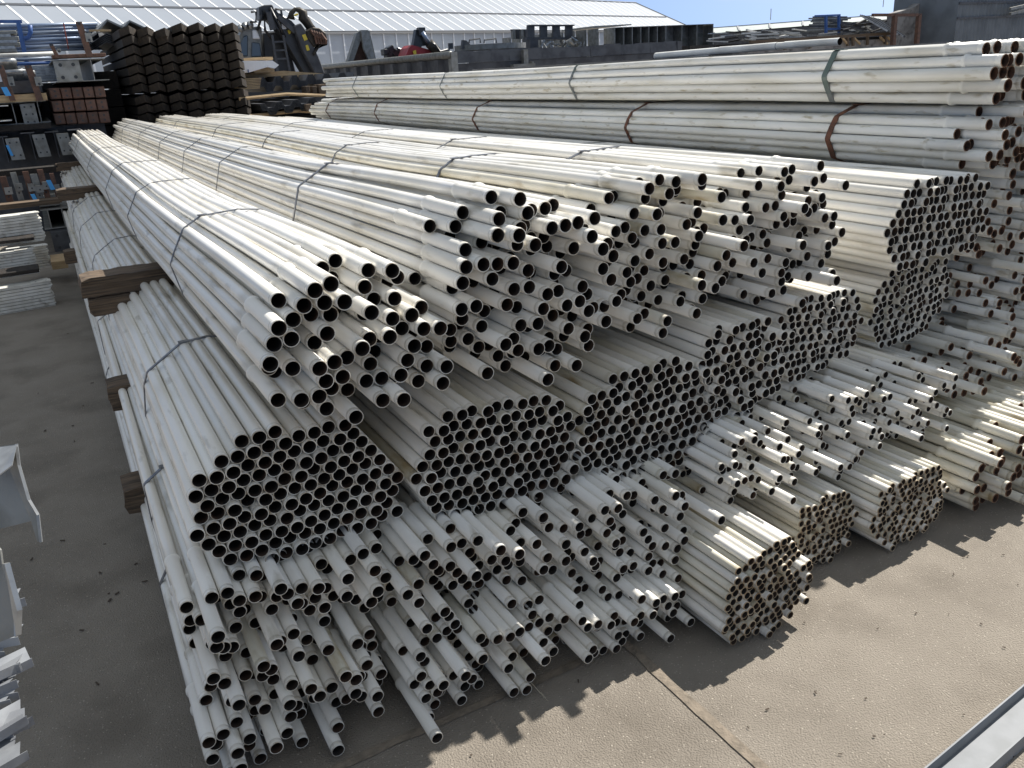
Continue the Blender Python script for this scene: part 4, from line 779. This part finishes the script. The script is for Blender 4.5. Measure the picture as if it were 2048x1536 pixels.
# pale plastic tubes lying behind the topmost bundle
for (u0, v0, u1, v1, Y0, r_, lab) in ((1312, 112, 1555, 92, 7.5, .028, 'pale green plastic tube, longest one behind the topmost pipe bundle'), (1440, 100, 1612, 88, 6.5, .025, 'second pale green plastic tube behind the topmost pipe bundle'), (1570, 90, 1680, 83, 5.4, .025, 'short pale green tube nearest the shed'), (1190, 134, 1420, 116, 8.2, .026, 'bluish tube close behind the topmost pipe bundle')):
    a = at_z(u0, v0, 2.12-.02); b = at_z(u1, v1, 2.12-.02); 
    a = plx_ = CP+ray(u0, v0)*(5.0/ray(u0, v0)[0]); b = CP+ray(u1, v1)*(5.0/ray(u1, v1)[0])
    mb = MB(); n = 16; d = b-a; d /= np.linalg.norm(d); mb.tube([a, b], r_, n, cap=False); mb.tube([b-d*.3, b+d*.001], r_*.9, n, 1, cap=False)
    tag(mb.build('plastic_tube', ['white', 'bore'], smooth=True), lab, 'plastic tube', 'pale tubes behind the top bundle')
mb = MB(); mb.box(4.8, 5.3, 3.5, 9.5, 0, 1.98); mb.box(4.75, 5.35, 3.4, 9.6, 1.98, 2.0); tag(mb.build('steel_rack', 'dark_steel'), 'dark rack carrying the pale plastic tubes', 'rack')
# racks and scrap on the right
t = thing('timber_crate', 'long brown timber crate frame with crossed braces on the right', 'crate', ay(1700, 90, 19))
mb = MB(); mb.bar(ay(1500, 84, 19), ay(1800, 66, 19), .08); mb.build('top_rail', 'timber', t)
for u in (1570, 1620, 1695, 1706, 1735, 1770): mb = MB(); mb.bar(ay(u, 82-(u-1500)*.06, 19), ay(u, 104-(u-1500)*.06, 19), .07); mb.build('post', 'timber', t)
for a, b in ((1683, 1695), (1706, 1720), (1760, 1775), (1775, 1790)): mb = MB(); mb.bar(ay(a, 74, 19), ay(b, 88, 19), .05); mb.build('brace', 'pine', t)
mb = MB(); mb.box(ay(1500, 100, 19)[0], ay(1800, 100, 19)[0], 19.1, 19.7, 0, ay(1650, 84, 19)[2]); mb.build('crate_side', 'concrete', t)
mb = MB(); pbox(mb, 1380, 90, 1432, 108, 20, .8); tag(mb.build('metal_box', 'grab'), 'small dull metal box right of the red sections', 'metal box')
heap('bright steel section in the low pile in front of the far green roof', 1430, 1600, 62, 84, 22, 26, ['white', 'zinc', 'steel', 'grab'], .9, .06, group='bright sections before the far roof', tilt=.1)
heap('long light section in the pile beneath the blue rack', 1540, 1690, 58, 76, 21, 14, ['zinc', 'white', 'steel'], 1.6, .05, group='sections beneath the blue rack', tilt=.06)
t = thing('blue_rack', 'blue steel rack frame holding grey sections against the sky', 'rack', ay(1665, 66, 20))
for u in (1652, 1678): mb = MB(); mb.bar(ay(u, 31, 20), ay(u, 66, 20), .07); mb.build('post', 'blue', t)
mb = MB(); mb.bar(ay(1630, 32, 20), ay(1680, 30, 20), .05); mb.build('top_bar', 'blue', t)
mb = MB(); mb.bar(ay(1652, 58, 20), ay(1678, 58, 20), .06); mb.build('lower_bar', 'blue', t)
for k in range(8): mb = MB(); mb.bar(at_y(1622+R.uniform(-4, 6), 34+k*3.1, 20.3), at_y(1690+R.uniform(-6, 12), 34+k*3.0, 20.3), .06, .04); tag(mb.build('steel_section', 'steel' if k % 2 else 'dark_steel'), 'grey section lying in the blue rack', 'steel section', 'sections in the blue rack')
heap('dark scrap section in the spiky heap beside the concrete wall', 1690, 1770, 42, 66, 19.5, 24, ['dark_steel', 'grab', 'steel'], 1.1, .06, group='dark scrap sections by the concrete wall', tilt=.3)
for k in range(12):
    mb = MB(); mb.bar(at_y(1720+k*3.5, 30+k*.8, 19.2), at_y(1775+k*3.5, 62+k*1.2, 18.6), .05, .05); tag(mb.build('steel_section', ['zinc', 'dark_steel', 'steel'][k % 3]), 'slanting section sliding down beside the concrete wall', 'steel section', 'slanting sections')
mb = MB(); mb.box(ay(1420, 90, 22)[0], ay(1800, 90, 22)[0], 21, 23, 0, ay(1600, 82, 22)[2]); tag(mb.build('storage_rack', 'grab'), 'long low rack under the bright sections on the right', 'rack')
t = thing('steel_portal', 'brown portal frame in front of the concrete wall', 'steel frame', ay(1815, 70, 18.5), 'steel frames')
for u, v in ((1790, 28), (1838, 30)): mb = MB(); mb.bar(ay(u, v, 18.5), (ay(u, 76, 18.5)[0], 18.5, 0), .12); mb.build('post', 'brown_steel', t)
mb = MB(); mb.bar(ay(1745, 30, 18.5), ay(1842, 30, 18.5), .08); mb.build('beam', 'brown_steel', t)
# concrete bay wall and corrugated shed
t = thing('concrete_wall', 'stained concrete bay wall with slanted top and pale triangular buttress', 'wall', (ay(1850, 70, 20)[0], 20, 0))
def quadZ(mb, pts, Y, th): P_ = [at_y(u, v, Y) for u, v in pts]; P_ = [(p[0], p[1], p[2]) for p in P_]; a, b = P_[-1], P_[0]; mb.prism(P_, (0, th, 0))
mb = MB(); P_ = [at_y(u, v, 20) for u, v in ((1790, 26), (1830, 14), (1852, -4), (1905, -20), (1990, -40), (1990, 70))]; mb.prism([(P_[0][0], 20, 0)]+P_[:-1]+[(P_[-1][0], 20, 0)], (0, .3, 0)); mb.build('wall_panel', 'concrete', t)
mb = MB(); P_ = [at_y(u, v, 19.6) for u, v in ((1874, 13), (1926, -2), (1890, 66), (1877, 70))]; mb.prism(P_, (0, .35, 0)); mb.build('buttress', 'white_worn', t)
t = thing('corrugated_shed', 'dark grey corrugated shed wall at the upper right corner', 'shed', (ay(1990, 60, 18)[0], 18, 0))
xa, xb = at_y(1912, 40, 18.6)[0], at_y(2300, 40, 18.6)[0]; ztop = at_y(1980, -40, 18.6)[2]; mb = MB(); n = int((xb-xa)/.09); V = []; F = []
for i in range(n+1):
    x = xa+(xb-xa)*i/n; y = 18.6+(.022 if i % 2 else -.022); V += [(x, y, 0), (x, y, ztop)]
for i in range(n): F.append((2*i, 2*i+2, 2*i+3, 2*i+1))
V += [(xa, 21, 0), (xa, 21, ztop), (xb, 21, 0), (xb, 21, ztop)]; k = 2*(n+1); F += [(0, 1, k+1, k), (2*n, k+2, k+3, 2*n+1), (k, k+1, k+3, k+2), (1, 2*n+1, k+3, k+1)]
mb.add(V, F); mb.build('cladding', 'grey_clad', t)
for v in (5, 34): mb = MB(); z = at_y(1980, v, 18.6)[2]; mb.box(xa, xb, 18.54, 18.58, z-.03, z+.03); mb.build('rail', 'dark_steel', t)
for v in (12, 22): mb = MB(); mb.bar(at_y(2020, v+6, 18.3), at_y(2090, v-10, 18.3), .08); mb.build('brace', 'steel', t)

# ---------------------------------------------------------------- far halls
t = thing('white_hall', 'long white hall with ribbed roof across the background', 'hall', (15.3, 50, 0))
E1 = at_z(640, 62, 4.5); E2 = at_z(1140, 60, 4.5); AX = E2-E1; AX[2] = 0; AX /= np.linalg.norm(AX); MX = np.array([-AX[1], AX[0], 0]); UPV = np.array([0, 0, 1.])
wd = 5.3; tb = math.tan(math.radians(28)); s0, s1, sh = -26.0, 45.5, 48.2
def rp(s, w, lift=0.): return E1+AX*s+MX*w+UPV*(w*tb+lift)
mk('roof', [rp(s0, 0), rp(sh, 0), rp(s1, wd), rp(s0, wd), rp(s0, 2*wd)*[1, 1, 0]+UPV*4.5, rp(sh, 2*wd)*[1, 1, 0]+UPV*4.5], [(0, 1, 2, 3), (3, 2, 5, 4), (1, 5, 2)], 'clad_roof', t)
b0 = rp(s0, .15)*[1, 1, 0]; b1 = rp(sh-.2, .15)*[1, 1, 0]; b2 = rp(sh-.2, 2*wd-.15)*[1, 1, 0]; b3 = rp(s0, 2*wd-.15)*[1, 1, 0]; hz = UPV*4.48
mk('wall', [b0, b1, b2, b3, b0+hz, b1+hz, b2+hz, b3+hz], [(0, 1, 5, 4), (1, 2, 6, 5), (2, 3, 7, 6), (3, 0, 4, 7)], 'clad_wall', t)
sp = 1.093; off = .78-.05; ks = [k for k in range(-24, 44)]
m1 = MB(); m2 = MB()
for k in ks:
    s = off+k*sp
    if s > s1: continue
    m1.bar(rp(s, 0, .012), rp(s, wd, .012), .11, .012); q = rp(s, .12); m2.bar((q[0], q[1], 0), (q[0], q[1], 4.42), .10, .05, up=tuple(MX))
o = m1.build('roof_cover_strips', 'rib', t); o = m2.build('wall_cover_strips', 'rib', t)
m1 = MB(); m1.bar(rp(s0, -.08, -.06), rp(sh, -.08, -.06), .14, .12); m1.build('gutter', 'gutter', t)
m1 = MB(); m1.bar(rp(s0, 2.35, .06), rp(s1+1, 2.35, .06), .07, .07); m1.build('roof_rail', 'gutter', t)
m1 = MB(); m1.bar(rp(s0, wd, .03), rp(s1, wd, .03), .3, .06); m1.build('ridge_cap', 'rib', t)
m1 = MB(); m1.bar(rp(s1, wd, .03), rp(sh, 0, .03), .2, .06); m1.build('hip_cap', 'beige_roof', t)
t = thing('green_hall', 'far pale green sheeted hall roof right of the white hall', 'hall', at_z(1600, 70, 0)*[1, 1, 0]+[0, 0, 0])
def atd(u, v, d): return CP+ray(u, v)*d
for nm, px_, d, m_ in (('roof', [(1418, 62), (1422, 56), (1790, 14), (1800, 14), (1800, 66), (1480, 70)], 62, 'far_roof'),):
    P_ = [atd(u, v, d) for u, v in px_]; hv = FW*[1, 1, 0]; hv /= np.linalg.norm(hv)
    r1, r2 = atd(1420, 57, 70), atd(1800, 12, 62); e1, e2 = atd(1428, 66, 64), atd(1800, 60, 54)
    r2[2] = r1[2]; e2[2] = e1[2] = min(e1[2], 3.6)
    mk('roof', [e1, e2, r2, r1, r1+(r1-e1)*[1, 1, -1], r2+(r2-e2)*[1, 1, -1]], [(0, 1, 2, 3), (3, 2, 5, 4)], m_, t)
    mk('wall', [e1*[1, 1, 0], e2*[1, 1, 0], e2-[0, 0, .05], e1-[0, 0, .05], (r1+(r1-e1))*[1, 1, 0], (r2+(r2-e2))*[1, 1, 0], (r2+(r2-e2))*[1, 1, 0]+e2*[0, 0, 1], (r1+(r1-e1))*[1, 1, 0]+e1*[0, 0, 1]], [(0, 1, 2, 3), (0, 4, 7, 3), (1, 5, 6, 2), (4, 5, 6, 7)], 'dark_steel', t)
    m1 = MB()
    for f in (.0, .16, .34, .52, .7, .88): a = e1+(e2-e1)*f; b = r1+(r2-r1)*f; m1.bar(a+(0, 0, .03), b+(0, 0, .03), .12, .05)
    m1.bar(r1+(0, 0, .04), r2+(0, 0, .04), .15, .06); m1.build('cover_strips', 'gutter', t)
for u, v in ((1541, 40), (1766, 14)): m1 = MB(); p = atd(u, v, 64); m1.tube([p, p+(0, 0, .8)], .03, 6); tag(m1.build('roof_mast', 'gutter'), 'thin mast on the far roof, %s one' % ('left' if u < 1600 else 'right'), 'mast')
